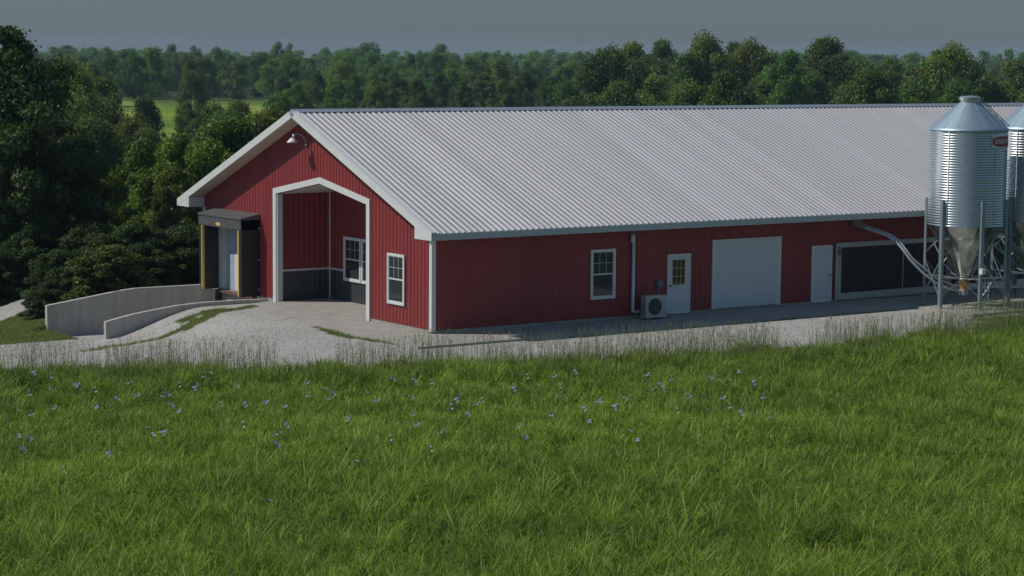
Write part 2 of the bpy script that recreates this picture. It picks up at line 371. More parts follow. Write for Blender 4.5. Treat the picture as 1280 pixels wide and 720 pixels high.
def rib_x(mb, y, x, z0, z1, h=.02, w1=.032, w2=.014):
    mb.add([(x-w1, y, z0), (x-w2, y-h, z0), (x+w2, y-h, z0), (x+w1, y, z0), (x-w1, y, z1), (x-w2, y-h, z1), (x+w2, y-h, z1), (x+w1, y, z1)],
           [(0, 1, 5, 4), (1, 2, 6, 5), (2, 3, 7, 6), (0, 1, 2, 3), (4, 5, 6, 7)])
while x < LEN-.2:
    rib_x(s, 0, x, .03, 3.19); x += .2286
s.build('side_wall', M['red'], barn)
MB().box(.16, LEN, W-.15, W-.002, -.2, 3.6).build('rear_wall', M['red'], barn)
MB().prism([(0.01, -.2), (0.01, tz(0)), (PK, tz(PK)), (W-.01, tz(W)), (W-.01, -.2)], 'x', LEN, LEN+.15).build('end_wall', M['red'], barn)
# roof
def slope_slab(y0, y1, t0, t1, x0, x1, mb, mi=0):
    """slab between top offsets t0 (upper) and t1 (lower) following the roof line"""
    mb.prism([(y0, rz(y0)+t0), (y1, rz(y1)+t0), (y1, rz(y1)+t1), (y0, rz(y0)+t1)], 'x', x0, x1, mi)
rf = MB()
slope_slab(EV, PK, 0, -.05, OVH+.02, LEN+.5, rf); slope_slab(PK, W-EV, 0, -.05, OVH+.02, LEN+.5, rf)
x = OVH+.30
while x < LEN+.4:
    for (ya, yb) in ((EV, PK-.04), (PK+.04, W-EV)):
        h = .032; za, zb = rz(ya), rz(yb)
        rf.add([(x-.062, ya, za), (x-.018, ya, za+h), (x+.018, ya, za+h), (x+.062, ya, za), (x-.062, yb, zb), (x-.018, yb, zb+h), (x+.018, yb, zb+h), (x+.062, yb, zb)],
               [(0, 1, 5, 4), (1, 2, 6, 5), (2, 3, 7, 6), (0, 1, 2, 3), (4, 5, 6, 7)])
    x += .2515
rfo = rf.build('roof', M['roof'], barn)
rc = MB(); rc.prism([(PK-.20, rz(PK-.2)+.042), (PK, rz(PK)+.075), (PK+.20, rz(PK-.2)+.042), (PK+.20, rz(PK-.2)+.036), (PK, rz(PK)+.06), (PK-.20, rz(PK-.2)+.036)], 'x', OVH-.03, LEN+.5)
rc.prism([(PK-.17, rz(PK-.17)-.02), (PK, rz(PK)+.06), (PK+.17, rz(PK-.17)-.02), (PK, rz(PK)-.22)], 'x', OVH-.045, OVH-.028)
rc.build('ridge_cap', M['cap'], rfo)
rk = MB()
for a_, b_ in ((EV, PK), (PK, W-EV)):
    slope_slab(a_, b_, .052, -.235, OVH-.025, OVH+.015, rk)      # face board
    slope_slab(a_, b_, .052, .004, OVH+.016, OVH+.19, rk)        # flashing over the roof edge
rk.split('rake_trim', M['white'], rfo)
sf = MB()
for a_, b_ in ((EV+.02, PK), (PK, W-EV-.02)): slope_slab(a_, b_, -.20, -.215, OVH+.016, -.002, sf)
for k in range(56):                                            # vented soffit joints
    y = EV+.15+k*.3048
    if abs(y-PK) > .2: sf.prism([(y-.02, rz(y-.02)-.2155), (y+.02, rz(y+.02)-.2155), (y+.02, rz(y+.02)-.226), (y-.02, rz(y-.02)-.226)], 'x', OVH+.017, -.003)
sf.build('rake_soffit', M['soffit'], rfo)
MB().box(.0, LEN, EV+.02, -.002, 3.19, 3.205).build('eave_soffit', M['white'], rfo)
fa = MB(); fa.box(OVH+.02, LEN+.4, EV-.03, EV, 3.185, rz(EV)-.004); fa.box(OVH+.02, LEN+.4, W-EV, W-EV+.03, 3.185, rz(EV)-.004)
fa.split('fascia', mat('fascia_paint', (.36, .41, .42), .5, var=.06), rfo)
for y0, y1 in ((EV, .02), (W-.02, W-EV)):
    MB().prism([(y0, 3.18), (y1, 3.18), (y1, rz(y1)-.24), (y0, rz(y0)-.24 if y0 > 1 else 3.185)] if y0 < 0 else
               [(y0, 3.18), (y1, 3.18), (y1, 3.185), (y0, rz(y0)-.24)], 'x', OVH-.02, -.003).build('eave_return', M['white'], rfo)
ct = MB(); ct.box(-.035, .0, -.035, .13, .0, 3.18); ct.box(0, .13, -.035, 0, .0, 3.18); ct.build('corner_trim', M['white'], barn)
ct = MB(); ct.box(-.035, .0, W-.13, W+.035, .0, 3.18); ct.box(0, .13, W, W+.035, .0, 3.18); ct.build('corner_trim', M['white'], barn)
# porch in the gable
tr = MB(); o2 = lambda y: oz(y)+.225
ti = [(4.25, oz(4.25)), (7.56, 4.60), (10.87, oz(10.87))]
tr.prism([(4.02, -.07), (4.02, oz(4.02)+.225), (7.56, 4.825), (11.10, oz(11.10)+.225), (11.10, -.07), (10.87, -.07), (10.87, oz(10.87)), (7.56, 4.60), (4.25, oz(4.25)), (4.25, -.07)], 'x', -.045, -.003)
tr.box(-.0028, .22, 10.80, 10.868, -.05, oz(10.87)-.02); tr.box(-.0028, .22, 4.252, 4.32, -.05, oz(4.25)-.02)
tr.build('porch_trim', M['white'], barn)
BX = 2.3
MB().prism([(4.3, -.06), (4.3, 3.95), (10.86, 3.95), (10.86, -.06)], 'x', .161, .162)
pw = MB(); pw.box(.23, BX, 10.872, 10.95, 1.14, 4.06)
x = .4
while x < BX-.05: rib_x(pw, 10.872, x, 1.15, 4.05); x += .2286
pw.build('porch_side_wall', M['red'], barn)
pw = MB(); pw.box(.23, BX, 10.874, 10.95, FL, 1.08); x = .4
while x < BX-.05: rib_x(pw, 10.874, x, FL, 1.07); x += .2286
pw.build('porch_side_wainscot', M['slate'], barn)
pw = MB(); pw.prism([(4.25, 1.14), (10.95, 1.14), (10.95, 4.06), (7.56, 4.62), (4.25, 4.06)], 'x', BX, BX+.08)
y = 4.4
while y < 10.8: rib_y(pw, BX, y, 1.15, 4.0+.166*(3.3-abs(y-7.56))); y += .2286
pw.build('porch_back_wall', M['red'], barn)
pw = MB(); pw.box(BX+.002, BX+.08, 4.25, 10.95, FL, 1.08); y = 4.4
while y < 10.8: rib_y(pw, BX+.002, y, FL, 1.07); y += .2286
pw.build('porch_back_wainscot', M['slate'], barn)
MB().box(.23, BX+.08, 4.17, 4.25, FL, 4.06).build('porch_side_wall', M['red'], barn)
ch = MB(); ch.box(.23, BX-.03, 10.84, 10.871, 1.075, 1.145); ch.box(BX-.035, BX-.001, 4.3, 10.84, 1.075, 1.145); ch.box(BX-.05, BX-.001, 10.80, 10.84, FL, 4.0)
ch.split('chair_rail', M['white'], barn)
MB().prism([(4.25, 4.02), (7.56, 4.58), (10.9, 4.02), (10.9, 4.06), (7.56, 4.62), (4.25, 4.06)], 'x', .161, BX+.08).build('porch_ceiling', mat('porch_ceiling', (.55, .54, .50), .6, var=.04), barn)
MB().box(.002, BX, 4.26, 10.87, -.3, FL).build('porch_floor', M['conc'], barn, bevel=.005)

def window(wall, a0, a1, z0, z1, at, cols=3):
    """double-hung window; wall 'x': on a plane X=at facing -X (a = Y); wall 'y': on a plane Y=at facing -Y (a = X)"""
    def bx(mb, p0, p1, q0, q1, d0, d1):
        if wall == 'x': mb.box(at-d1, at-d0, p0, p1, q0, q1)
        else: mb.box(p0, p1, at-d1, at-d0, q0, q1)
    fw = .085; f = MB()
    bx(f, a0, a1, z0, z0+fw, .0, .05); bx(f, a0, a1, z1-fw, z1, .0, .05); bx(f, a0, a0+fw, z0+fw, z1-fw, .0, .05); bx(f, a1-fw, a1, z0+fw, z1-fw, .0, .05)
    fr = f.build('window', M['white'], barn)
    zm = (z0+z1)/2; sa = MB()
    bx(sa, a0+fw, a1-fw, zm-.025, zm+.025, .006, .034)
    for q0, q1 in ((z0+fw, zm-.025), (zm+.025, z1-fw)):
        bx(sa, a0+fw, a0+fw+.03, q0, q1, .006, .03); bx(sa, a1-fw-.03, a1-fw, q0, q1, .006, .03)
    bx(sa, a0+fw+.03, a1-fw-.03, z0+fw, z0+fw+.035, .006, .03); bx(sa, a0+fw+.03, a1-fw-.03, z1-fw-.03, z1-fw, .006, .03)
    sa.build('sash', M['white'], fr)
    gl = MB(); bx(gl, a0+fw, a1-fw, z0+fw, z1-fw, .003, .014); gl.build('pane', M['glass'], fr)
    mu = MB(); i0, i1 = a0+fw+.03, a1-fw-.03; ztop = z1-fw-.03
    for k in range(1, cols): c_ = i0+(i1-i0)*k/cols; bx(mu, c_-.006, c_+.006, zm+.025, ztop, .0145, .020)
    c_ = (zm+.025+ztop)/2; bx(mu, i0, i1, c_-.006, c_+.006, .0147, .0205)
    mu.build('muntin', M['white'], fr)
    return fr
window('x', 1.68, 2.80, .70, 2.46, -.022)
window('x', 8.46, 9.72, .74, 2.42, BX-.022)
window('x', 7.16, 8.42, .74, 2.42, BX-.022)
window('y', 6.64, 7.74, .70, 2.48, -.022)
# side doors
def door(x0, x1, zt, lite, knob_left):
    f = MB(); f.box(x0-.0, x0+.075, -.05, -.0, 0, zt); f.box(x1-.075, x1, -.05, -.0, 0, zt); f.box(x0+.075, x1-.075, -.05, 0, zt-.075, zt); f.box(x0+.075, x1-.075, -.06, 0, -.04, .03)
    d = MB(); d.box(x0+.075, x1-.075, -.035, -.003, .03, zt-.075)
    dd = d.build('door', M['door'], barn); f.build('frame', M['white'], dd)
    if lite:
        gx0, gx1, g0, g1 = x0+.24, x1-.27, 1.02, 1.94
        MB().box(gx0, gx1, -.039, -.0352, g0, g1).build('pane', M['glass'], dd)
        mm = MB()
        for k in range(4): c_ = gx0+(gx1-gx0)*k/3; mm.box(c_-.010, c_+.010, -.048, -.0392, g0, g1)
        for k in range(4): c_ = g0+(g1-g0)*k/3; mm.box(gx0, gx1, -.047, -.0394, c_-.010, c_+.010)
        mm.build('muntin', M['muntin'], dd)
    kx = x0+.13 if knob_left else x1-.13
    MB().tube([(kx, -.035, 1.0), (kx, -.075, 1.0), (kx, -.08, 1.0), (kx, -.12, 1.0)], [.025, .02, .035, .03], 10).build('handle', M['greybox'], dd, True)
door(10.13, 11.22, 2.15, True, True)
door(17.20, 18.26, 2.15, False, False)
# sectional overhead door
od = MB(); zb = 0.0
for k in range(5):
    z0 = .03+k*.505; od.box(12.34, 15.42, -.040, -.003, z0, z0+.5035)
odo = od.build('overhead_door', M['door'], barn)
f = MB(); f.box(12.25, 12.34, -.06, 0, 0, 2.59); f.box(15.53, 15.62, -.06, 0, 0, 2.59); f.box(12.34, 15.53, -.06, 0, 2.555, 2.59); f.box(15.42, 15.53, -.05, 0, 0, 2.555)
f.build('frame', M['white'], odo)
# long ventilation opening with curtain
f = MB(); f.box(18.40, 18.50, -.10, -.021, 0, 2.2); f.box(18.58, 18.68, -.10, -.021, 0, 2.02); f.box(18.50, 18.58, -.06, -.021, 0, 2.1)
f.box(18.50, 40, -.09, -.021, 2.03, 2.21); f.box(18.68, 40, -.09, -.021, .0, .26)
for k in range(6):
    f.box(22+k*3.6, 22.04+k*3.6, -.10, -.021, .26, 2.03)
fo = f.build('ventilation_opening', M['steel'], barn)
cm = MB(); nxx = 160
for k in range(nxx):
    xa = 18.69+k*(21.3/nxx); xb = 18.69+(k+1)*(21.3/nxx); oa = -.065-.012*math.sin(k*1.7)-.01*math.sin(k*.6); ob = -.065-.012*math.sin((k+1)*1.7)-.01*math.sin((k+1)*.6)
    cm.add([(xa, oa, .27), (xb, ob, .27), (xb, ob, 2.02), (xa, oa, 2.02)], [(0, 1, 2, 3)])
cm.build('curtain', M['curtain'], fo, True)
wi = MB(); wi.tube([(18.56, -.12, 2.08), (18.56, -.17, 1.9), (18.56, -.12, 1.78)], .03, 6); wi.box(18.50, 18.62, -.16, -.1, 1.74, 1.92); wi.build('winch', M['greybox'], fo)
# pipe
pp = MB(); pp.tube([(8.52, -.09, 2.95), (8.52, -.09, .28), (8.53, -.10, .19), (8.60, -.11, .15), (8.95, -.13, .15)], .058, 12)
pp.tube([(8.47, -.09, 2.97), (8.47, -.09, 2.66)], .068, 12); pp.build('drain_pipe', M['pvc'], barn, True)
bx_ = MB(); bx_.box(9.62, 9.88, -.13, -.021, .98, 1.24); bx_.box(9.66, 9.84, -.15, -.13, 1.02, 1.2); bo = bx_.build('disconnect_box', M['greybox'], barn, bevel=.01)
MB().tube([(9.72, -.08, .99), (9.70, -.1, .85), (9.62, -.2, .7), (9.55, -.4, .6)], .018, 6).build('conduit', M['greybox'], bo)
# loading dock in the gable
dsh = MB().box(-.80, -.02, 12.2, 12.42, .02, 2.98).build('dock_shelter', M['pad'], barn, bevel=.01)
MB().box(-.80, -.02, 15.56, 15.76, .02, 2.98).build('side_pad', M['pad'], dsh, bevel=.01)
h = MB(); h.box(-.83, -.02, 12.2, 15.76, 2.58, 2.96)
for z in (2.66, 2.76, 2.86): h.box(-.842, -.83, 12.2, 15.76, z-.012, z+.012)
h.build('header_curtain', M['padgrey'], dsh, bevel=.012)
MB().prism([(-.86, 2.965), (-.86, 3.03), (-.024, 3.19), (-.024, 2.965)], 'y', 12.17, 15.79).build('header_roof', M['padgrey'], dsh)
for y0, y1 in ((12.42, 12.50), (15.50, 15.56)):
    MB().box(-.81, -.70, y0, y1, .02, 2.58).build('guide_stripe', M['yellow'], dsh)
dk = MB(); dk.box(-.805, -.795, 12.19, 12.21, .02, 2.6)
lg = MB(); lg.prism([(14.05+.16*math.cos(t*math.pi/6)*1.3, 2.70+.07*math.sin(t*math.pi/6)) for t in range(12)], 'x', -.848, -.843); lg.build('emblem', M['yellow'], dsh)
br = MB()
for z in (.25, 1.4, 2.6): br.box(-.10, -.02, 12.12, 12.2, z, z+.06)
br.split('bracket', M['steel'], dsh)
dp = MB()
for k in range(5): dp.box(.10, .14, 12.95, 15.14, .02+k*.53, .02+k*.53+.522)
ddp = dp.build('dock_door', M['doorblue'], barn)
t = MB(); t.box(-.002, .158, 15.14, 15.30, .0, 2.74); t.box(-.06, -.004, 15.22, 15.55, .02, 2.6); t.box(.05, .158, 12.56, 12.95, .0, 2.74)
t.split('track', M['door'], ddp)
wp = MB(); wp.box(.06, .095, 12.96, 14.42, .03, 1.46); wp.build('sunlit_patch', M['white'], ddp)  # white sheet painting the sunlit lower part of the dock door
MB().box(.09, .10, 14.65, 14.95, 1.5, 1.53).build('handle', M['greybox'], ddp)
lv = MB(); lv.box(-.22, .0, 12.45, 15.55, -.10, -.005); lv.build('dock_leveller', M['rust'], barn)
for yy in (12.7, 15.35):
    MB().box(-.22, .0, yy, yy+.26, -.62, -.12).build('dock_bumper', M['pad'], barn, bevel=.02)
MB().box(-.30, -.02, 15.56, 15.70, -1.4, -.02).build('dock_post', M['white'], barn)
MB().box(-.02, .005, 12.56, 15.7, -1.42, -.11).build('dock_face', M['conc'], barn)

# wing walls beside the dock pit
def wingwall(label, y0, y1, prof, zb):
    mb = MB(); xs = [p[0] for p in prof]
    poly = [(x_, z_) for x_, z_ in prof]+[(prof[-1][0], zb), (prof[0][0], zb)]
    mb.prism(poly, 'y', y0, y1)
    # form panel joints
    o = mb.build('retaining_wall', M['wallconc'], None, bevel=.02); tag(o, label, 'retaining wall', 'wing walls of the loading dock'); return o
wingwall('short low concrete wing wall curving down from the dock to the gravel', 11.56, 11.76,
         [(-.02, -.02), (-1.2, 0.0), (-2.4, .01), (-3.3, -.02), (-3.9, -.06), (-4.45, -.12), (-5.1, -.20), (-5.6, -.27), (-6.15, -.37), (-6.68, -.48)], -1.7)
wingwall('tall concrete wing wall on the far side of the dock pit, sloping at its outer end', 15.62, 15.84,
         [(-.30, .19), (-3.6, .20), (-4.2, .15), (-7.25, -.26)], -1.8)
jn = MB()

# ------------------------------------------------------------------ gooseneck lamp
lamp = empty('wall_lamp', (0, 8.5, 6.0), label='small gooseneck barn lamp under the peak of the gable', cat='lamp')
ar = MB(); ar.tube([(-.02, 0, 0), (-.08, 0, .12), (-.18, 0, .27), (-.30, 0, .345), (-.42, 0, .365), (-.52, 0, .35), (-.56, 0, .31)], .018, 8); ar.build('arm', M['steel'], lamp, True)
MB().tube([(-.0, 0, -.06), (-.05, 0, -.05), (-.06, 0, 0)], [.07, .07, .03], 12).build('mount', M['greybox'], lamp, True)
MB().tube([(-.56, 0, .36), (-.56, 0, .20)], .06, 12).build('socket', M['binroof'], lamp, True)
sh = MB(); sh.lathe([(.03, .24), (.07, .22), (.17, .12), (.215, .05), (.205, .05), (.16, .11), (.05, .2)], (-.60, .05, 0), 20); sh.build('lamp_shade', M['signwhite'], lamp, True)

# ------------------------------------------------------------------ heat pump
ac = empty('air_conditioner', (8.57, -.80, -.07), label='beige outdoor air conditioner unit on the slab beside the glazed door', cat='air conditioner')
a = MB(); a.box(0, .93, 0, .32, .06, .86); a.build('cabinet', M['beige'], ac, bevel=.02)
def arc(cx, cz, r, n=28): return [(cx+r*math.cos(2*math.pi*k/n), cz+r*math.sin(2*math.pi*k/n)) for k in range(n)]
gr_ = MB(); gr_.prism(arc(.40, .46, .30), 'y', -.006, .0); fan = gr_.build('fan_grille', M['grille'], ac)
rg = MB()
for r_ in (.06, .12, .18, .24, .30): rg.tube([(.40+r_*math.cos(t*math.pi/12), -.012, .46+r_*math.sin(t*math.pi/12)) for t in range(25)], .004, 4, cap=False)
for k in range(8): t_ = k*math.pi/4; rg.tube([(.40, -.014, .46), (.40+.3*math.cos(t_), -.014, .46+.3*math.sin(t_))], .004, 4)
rg.build('grille_wire', M['greybox'], fan)
lv_ = MB()
for k in range(14): lv_.box(-.012, -.001, .03, .29, .12+k*.05, .14+k*.05)
lv_.build('side_fins', M['greybox'], ac)
for x0 in (.12, .72): MB().box(x0, x0+.09, .0, .32, 0, .06).build('foot', M['greybox'], ac)
cp = MB(); cp.box(.76, .94, -.012, .0, .07, .84); cp.build('service_panel', M['beige'], ac)

# ------------------------------------------------------------------ feed bins
TC = Vector((CAM[0]-22.08, CAM[1]+3.49, 0)).normalized(); TR = Vector((Rv[0], Rv[1], 0))
A0 = math.atan2(TC.y, TC.x)                       # facing the field
def feed_bin(cx, cy, label):
    b_ = empty('feed_bin', (cx, cy, -.1), label=label, cat='feed bin', group='feed bins beside the barn')
    Z = .1
    cyl = MB(); prof = []; z = 3.05+Z; nr = 37; ph = (6.67-3.05)/nr
    for k in range(nr*6+1):
        prof.append((1.455+.0105*math.cos(2*math.pi*k/6), z+k*ph/6))
    cyl.lathe(prof, n=96); co = cyl.build('cylinder', M['bin'], b_, True)
    bt = MB()                                        # vertical seams
    for k in range(5):
        t = A0+.75+k*2*math.pi/5; bt.bar((1.462*math.cos(t), 1.462*math.sin(t), 3.08+Z), (1.462*math.cos(t), 1.462*math.sin(t), 6.6+Z), .05, .012)
    bt.split('seam', M['bin'], co)
    rfb = MB(); rfb.lathe([(1.485, 6.60+Z), (1.50, 6.64+Z), (1.47, 6.70+Z), (.38, 7.66+Z)], n=96); ro = rfb.build('roof', M['binroof'], b_)
    rb = MB()
    for k in range(16):
        t = A0+k*2*math.pi/16+.1; rb.bar((1.46*math.cos(t), 1.46*math.sin(t), 6.71+Z), (.38*math.cos(t), .38*math.sin(t), 7.662+Z), .018, .012)
    rb.split('roof_seam', M['binroof'], ro)
    ld = MB(); ld.lathe([(.36, 7.62+Z), (.36, 7.76+Z), (.39, 7.76+Z), (.40, 7.86+Z), (.33, 7.90+Z), (0.01, 7.93+Z)], n=32); ld.build('lid', M['steel'], ro)
    lad = MB(); t = A0+math.pi*.62                                  # roof ladder
    for dt in (-.12, .12):
        p = Vector((math.cos(t), math.sin(t), 0)); q = Vector((-math.sin(t), math.cos(t), 0))*dt*1.3
        lad.bar(p*1.56+q+Vector((0, 0, 6.78+Z)), p*.42+q*.8+Vector((0, 0, 7.78+Z)), .03, .03)
    for k in range(6):
        f_ = k/5; c_ = p*(1.5-1.04*f_)+Vector((0, 0, 6.80+Z+.94*f_)); q = Vector((-math.sin(t), math.cos(t), 0))*.15
        lad.bar(c_-q, c_+q, .02, .02)
    lad.build('roof_ladder', M['leg'], ro)
    hp = MB(); nh = 24; vs = []; 
    hp.lathe([(1.445, 3.09+Z), (1.44, 3.04+Z), (.16, .86+Z)], n=nh); ho = hp.build('hopper', M['hopper'], b_)
    hs = MB()
    for k in range(nh//2):
        t = 2*math.pi*(2*k)/nh; hs.bar((1.443*math.cos(t), 1.443*math.sin(t), 3.03+Z), (.165*math.cos(t), .165*math.sin(t), .87+Z), .03, .012)
    hs.split('hopper_seam', M['hopper'], ho)
    bo_ = MB(); bo_.lathe([(.21, .90+Z), (.21, .82+Z), (.17, .78+Z), (.13, .56+Z)], n=24); bo_.build('boot', M['amber'], b_, True)
    bb = MB(); bb.box(-.13, .13, -.13, .13, .34+Z, .56+Z); bb.build('boot_box', M['steel'], b_, bevel=.01)
    legs = []
    for k in range(6):
        t = A0+math.radians(24+60*k); c_, s_ = math.cos(t), math.sin(t); n_ = Vector((c_, s_, 0)); q = Vector((-s_, c_, 0)); legs.append((n_, q))
        lm = MB(); r0 = 1.47; wd, dp_ = .085, .075
        P = [n_*r0-q*wd*1.25, n_*r0-q*wd, n_*(r0+dp_)-q*wd*.6, n_*(r0+dp_)+q*wd*.6, n_*r0+q*wd, n_*r0+q*wd*1.25, n_*(r0+.008)+q*wd*1.25, n_*(r0+.012)+q*wd, n_*(r0+dp_+.012)+q*wd*.68, n_*(r0+dp_+.012)-q*wd*.68, n_*(r0+.012)-q*wd, n_*(r0+.008)-q*wd*1.25]
        lm.prism([(p.x, p.y) for p in P], 'z', 0.06, 4.12)
        lo_ = lm.build('leg', M['leg'], b_)
        fm_ = MB(); ct_ = n_*1.54; fm_.prism([((ct_+n_*a_+q*d_).x, (ct_+n_*a_+q*d_).y) for a_, d_ in ((-.13, -.15), (.13, -.15), (.13, .15), (-.13, .15))], 'z', .035, .062); fm_.build('base_plate', M['steel'], lo_)
        bl = MB()
        for z in (np.arange(3.25, 4.05, .16) if k == 0 else []):
            for d_ in (-.098,):
                pc = n_*(r0+.012)+q*d_; bl.tube([pc+Vector((0, 0, z)), pc+n_*.022+Vector((0, 0, z))], .014, 6)
        bl.split('bolt', M['steel'], lo_)
    bc = MB()
    for k in range(6):
        a_, q1 = legs[k]; b2, q2 = legs[(k+1) % 6]
        pa = a_*1.53; pb = b2*1.53; Zv = lambda z: Vector((0, 0, z+Z))
        bc.bar(pa+Zv(.35), pb+Zv(1.75), .045, .012); bc.bar(pa*1.0+Zv(1.75)+a_*.014, pb+Zv(.35)+b2*.014, .045, .012)
        bc.bar(pa+Zv(1.08), a_*.3+Zv(.98), .05, .05)
        bc.bar(a_*1.49+Zv(2.2), pa*.965+Zv(3.0), .05, .02)
        mp_ = (pa+pb)/2
        bc.bar(pa*.99+Zv(1.9), mp_*.97+Zv(2.35), .05, .014); bc.bar(pb*.99+Zv(1.9), mp_*.97+Zv(2.36), .05, .014)
    rgp = [Vector((.31*math.cos(t*math.pi/12), .31*math.sin(t*math.pi/12), .98+Z)) for t in range(25)]
    bc.tube(rgp, .022, 6, cap=False)
    bc.split('brace', M['steel'], b_)
    for k in (0,):
        n_, q = legs[k]; sb = MB(); c_ = n_*1.66; sb.box(c_.x-.1, c_.x+.1, c_.y-.06, c_.y+.1, 1.30+Z, 1.50+Z); sb.build('switch_box', M['signwhite'], b_)
    # maker's plate, wrapped on the sheet
    ac_ = A0+math.radians(60); Rr_ = 1.475
    def wrap(u, v, d=0): 
        t = ac_+u/Rr_; return ((Rr_+d)*math.cos(t), (Rr_+d)*math.sin(t), 6.24+Z+v)
    def plate(sx, sy, cut, d, name, mt, par):
        mb = MB(); nn = 24
        for k in range(nn):
            u0 = -sx+2*sx*k/nn; u1 = -sx+2*sx*(k+1)/nn
            hv = lambda u: sy if abs(u) < sx-cut else sy*(1-.38*(abs(u)-(sx-cut))/cut)
            mb.add([wrap(u0, -hv(u0), d), wrap(u1, -hv(u1), d), wrap(u1, hv(u1), d), wrap(u0, hv(u0), d), wrap(u0, -hv(u0), d-.006), wrap(u1, -hv(u1), d-.006), wrap(u1, hv(u1), d-.006), wrap(u0, hv(u0), d-.006)],
                   [(0, 1, 2, 3), (7, 6, 5, 4), (3, 2, 6, 7), (1, 0, 4, 5)])
        return mb.build(name, mt, par)
    sg = MB(); nn = 24
    s0 = plate(.64, .235, .001, 0, 'sign_plate', M['signwhite'], b_)
    plate(.60, .195, .34, .006, 'sign_field', M['signred'], s0)
    cu = bpy.data.curves.new('lettering', 'FONT'); cu.body = 'CHORE-TIME'; cu.align_x = 'CENTER'; cu.align_y = 'CENTER'; cu.size = .21; cu.offset = .004
    tmp = bpy.data.objects.new('tmp', cu); COL.objects.link(tmp); bpy.context.view_layer.update()
    me = bpy.data.meshes.new_from_object(tmp.evaluated_get(bpy.context.evaluated_depsgraph_get())); bpy.data.objects.remove(tmp)
    for v in me.vertices: v.co = wrap(v.co.x*.82, v.co.y*1.15, .0095)
    me.materials.clear(); me.materials.append(M['signwhite'])
    to = bpy.data.objects.new('lettering', me); COL.objects.link(to); to.parent = s0
    return b_
feed_bin(21.88, -3.49, 'galvanised feed bin standing nearer the open yard, its whole corrugated body in view')
feed_bin(25.6, -3.49, 'galvanised feed bin at the right edge, partly hidden behind the first bin')
MB_ = MB().box(20.0, 29.5, -5.75, -2.63, -.33, -.062).build('bin_pad', M['conc'], None, bevel=.02); tag(MB_, kind='structure')
def auger(label, pts, r):
    mb = MB(); mb.tube(pts, r, 14); o = mb.build('feed_pipe', M['steel'], None, True); tag(o, label, 'pipe', 'feed pipes from the bins to the barn')
    cc = MB(); p = [Vector(q) for q in pts]
    for i in (1, 4):
        d = (p[i+1]-p[i]).normalized(); cc.tube([p[i]-d*.05, p[i]+d*.05], r+.014, 14)
    cc.split('coupling', M['leg'], o)
    return o
P1 = [(19.30, -.02, 2.95), (19.55, -.38, 2.80), (19.84, -.85, 2.63), (20.0, -1.25, 2.50), (20.09, -1.6, 2.31), (20.15, -1.95, 2.0), (20.22, -2.25, 1.66), (20.5, -2.75, 1.12), (21.0, -3.1, .72), (21.75, -3.45, .45)]
auger('shiny bent steel feed pipe arching out of the barn wall under the eave', P1, .052)
P2 = [(x_+.16, y_+.06, z_+.05) for x_, y_, z_ in P1[:-3]]+[(20.9, -2.9, 1.0), (22.0, -2.9, .62), (24.0, -3.1, .5), (25.5, -3.45, .45)]
auger('second steel feed pipe just behind the first one, running on to the far bin', P2, .045)
eb = MB(); eb.box(19.2, 19.62, -.2, -.022, 2.82, 3.12); eb.build('auger_box', M['greybox'], barn)

# ------------------------------------------------------------------ trees
rng = np.random.default_rng(11)
def crown_mesh(name, mat_, seed, nl, lw, clumps, rx=.5, z0=.18, z1=1.0, shape=1.0, irr=.5, csize=(.12, .22), spread=.10):
    """crown in unit height; leaves are small bent-free quads scattered round uneven clumps"""
    r = np.random.default_rng(seed); C = []; S = []
    while len(C) < clumps:
        t = r.random(); z = z0+(z1-z0)*t; prof = math.sin(math.pi*min(1, max(.04, t*.86+.12)))**(.65*shape)
        a = r.random()*2*math.pi; rad = rx*prof*(r.random()**.4)*(1+irr*.35*math.sin(a*2+seed)+irr*.3*math.sin(a*3+t*7+seed*2))
        s = r.uniform(*csize); C.append((rad*math.cos(a)*.85, rad*math.sin(a)*.85, z-s*.3)); S.append(s)
    C = np.array(C); S = np.array(S)
    ci = r.choice(len(C), nl, p=S**2/np.sum(S**2))
    d = r.normal(size=(nl, 3)); d /= np.linalg.norm(d, axis=1)[:, None]
    rr = S[ci]*(r.random(nl)**.33)*(1+.25*r.normal(size=nl)*.6)
    p = C[ci]+d*rr[:, None]*np.array([1, 1, .72])
    p += r.normal(size=p.shape)*spread*.05
    n = d*.55+r.normal(size=(nl, 3))*.55+np.array([0, 0, .35]); n /= np.linalg.norm(n, axis=1)[:, None]
    u = np.cross(n, r.normal(size=(nl, 3))); u /= np.linalg.norm(u, axis=1)[:, None]; v = np.cross(n, u)
    L_ = lw*r.uniform(.6, 1.4, nl)[:, None]; Wd = L_*r.uniform(.45, .75, nl)[:, None]
    V = np.stack([p-u*L_, p-v*Wd+u*L_*.1, p+u*L_, p+v*Wd+u*L_*.1], 1).reshape(-1, 3)
    F_ = np.arange(nl*4).reshape(-1, 4)
    ct = r.random(len(C)); tint = np.repeat(np.clip(ct[ci]*.55+r.random(nl)*.5, 0, 1), 4)
    return np_mesh(name, V, F_, mat_, 4, tint), C, S
def trunk_mesh(seed, C, S, r0=.022, k=9):
    r = random.Random(seed); mb = MB(); top = .7
    tp = [(0, 0, -.06), (.004, .003, .12), (-.006, .008, .3), (.01, -.004, .5), (0, 0, top)]
    mb.tube(tp, [r0*1.35, r0, r0*.8, r0*.55, r0*.25], 8)
    for i in r.sample(range(len(C)), min(k, len(C))):
        c_ = C[i]; z = max(.14, c_[2]*.55); m_ = (c_[0]*.45, c_[1]*.45, (z+c_[2])/2+.02)
        mb.tube([(0, 0, z), m_, tuple(c_)], [r0*.42, r0*.26, r0*.08], 5)
    o = mb.build('trunk', M['trunk'], None, True); me = o.data; bpy.data.objects.remove(o); return me
KIND = {}
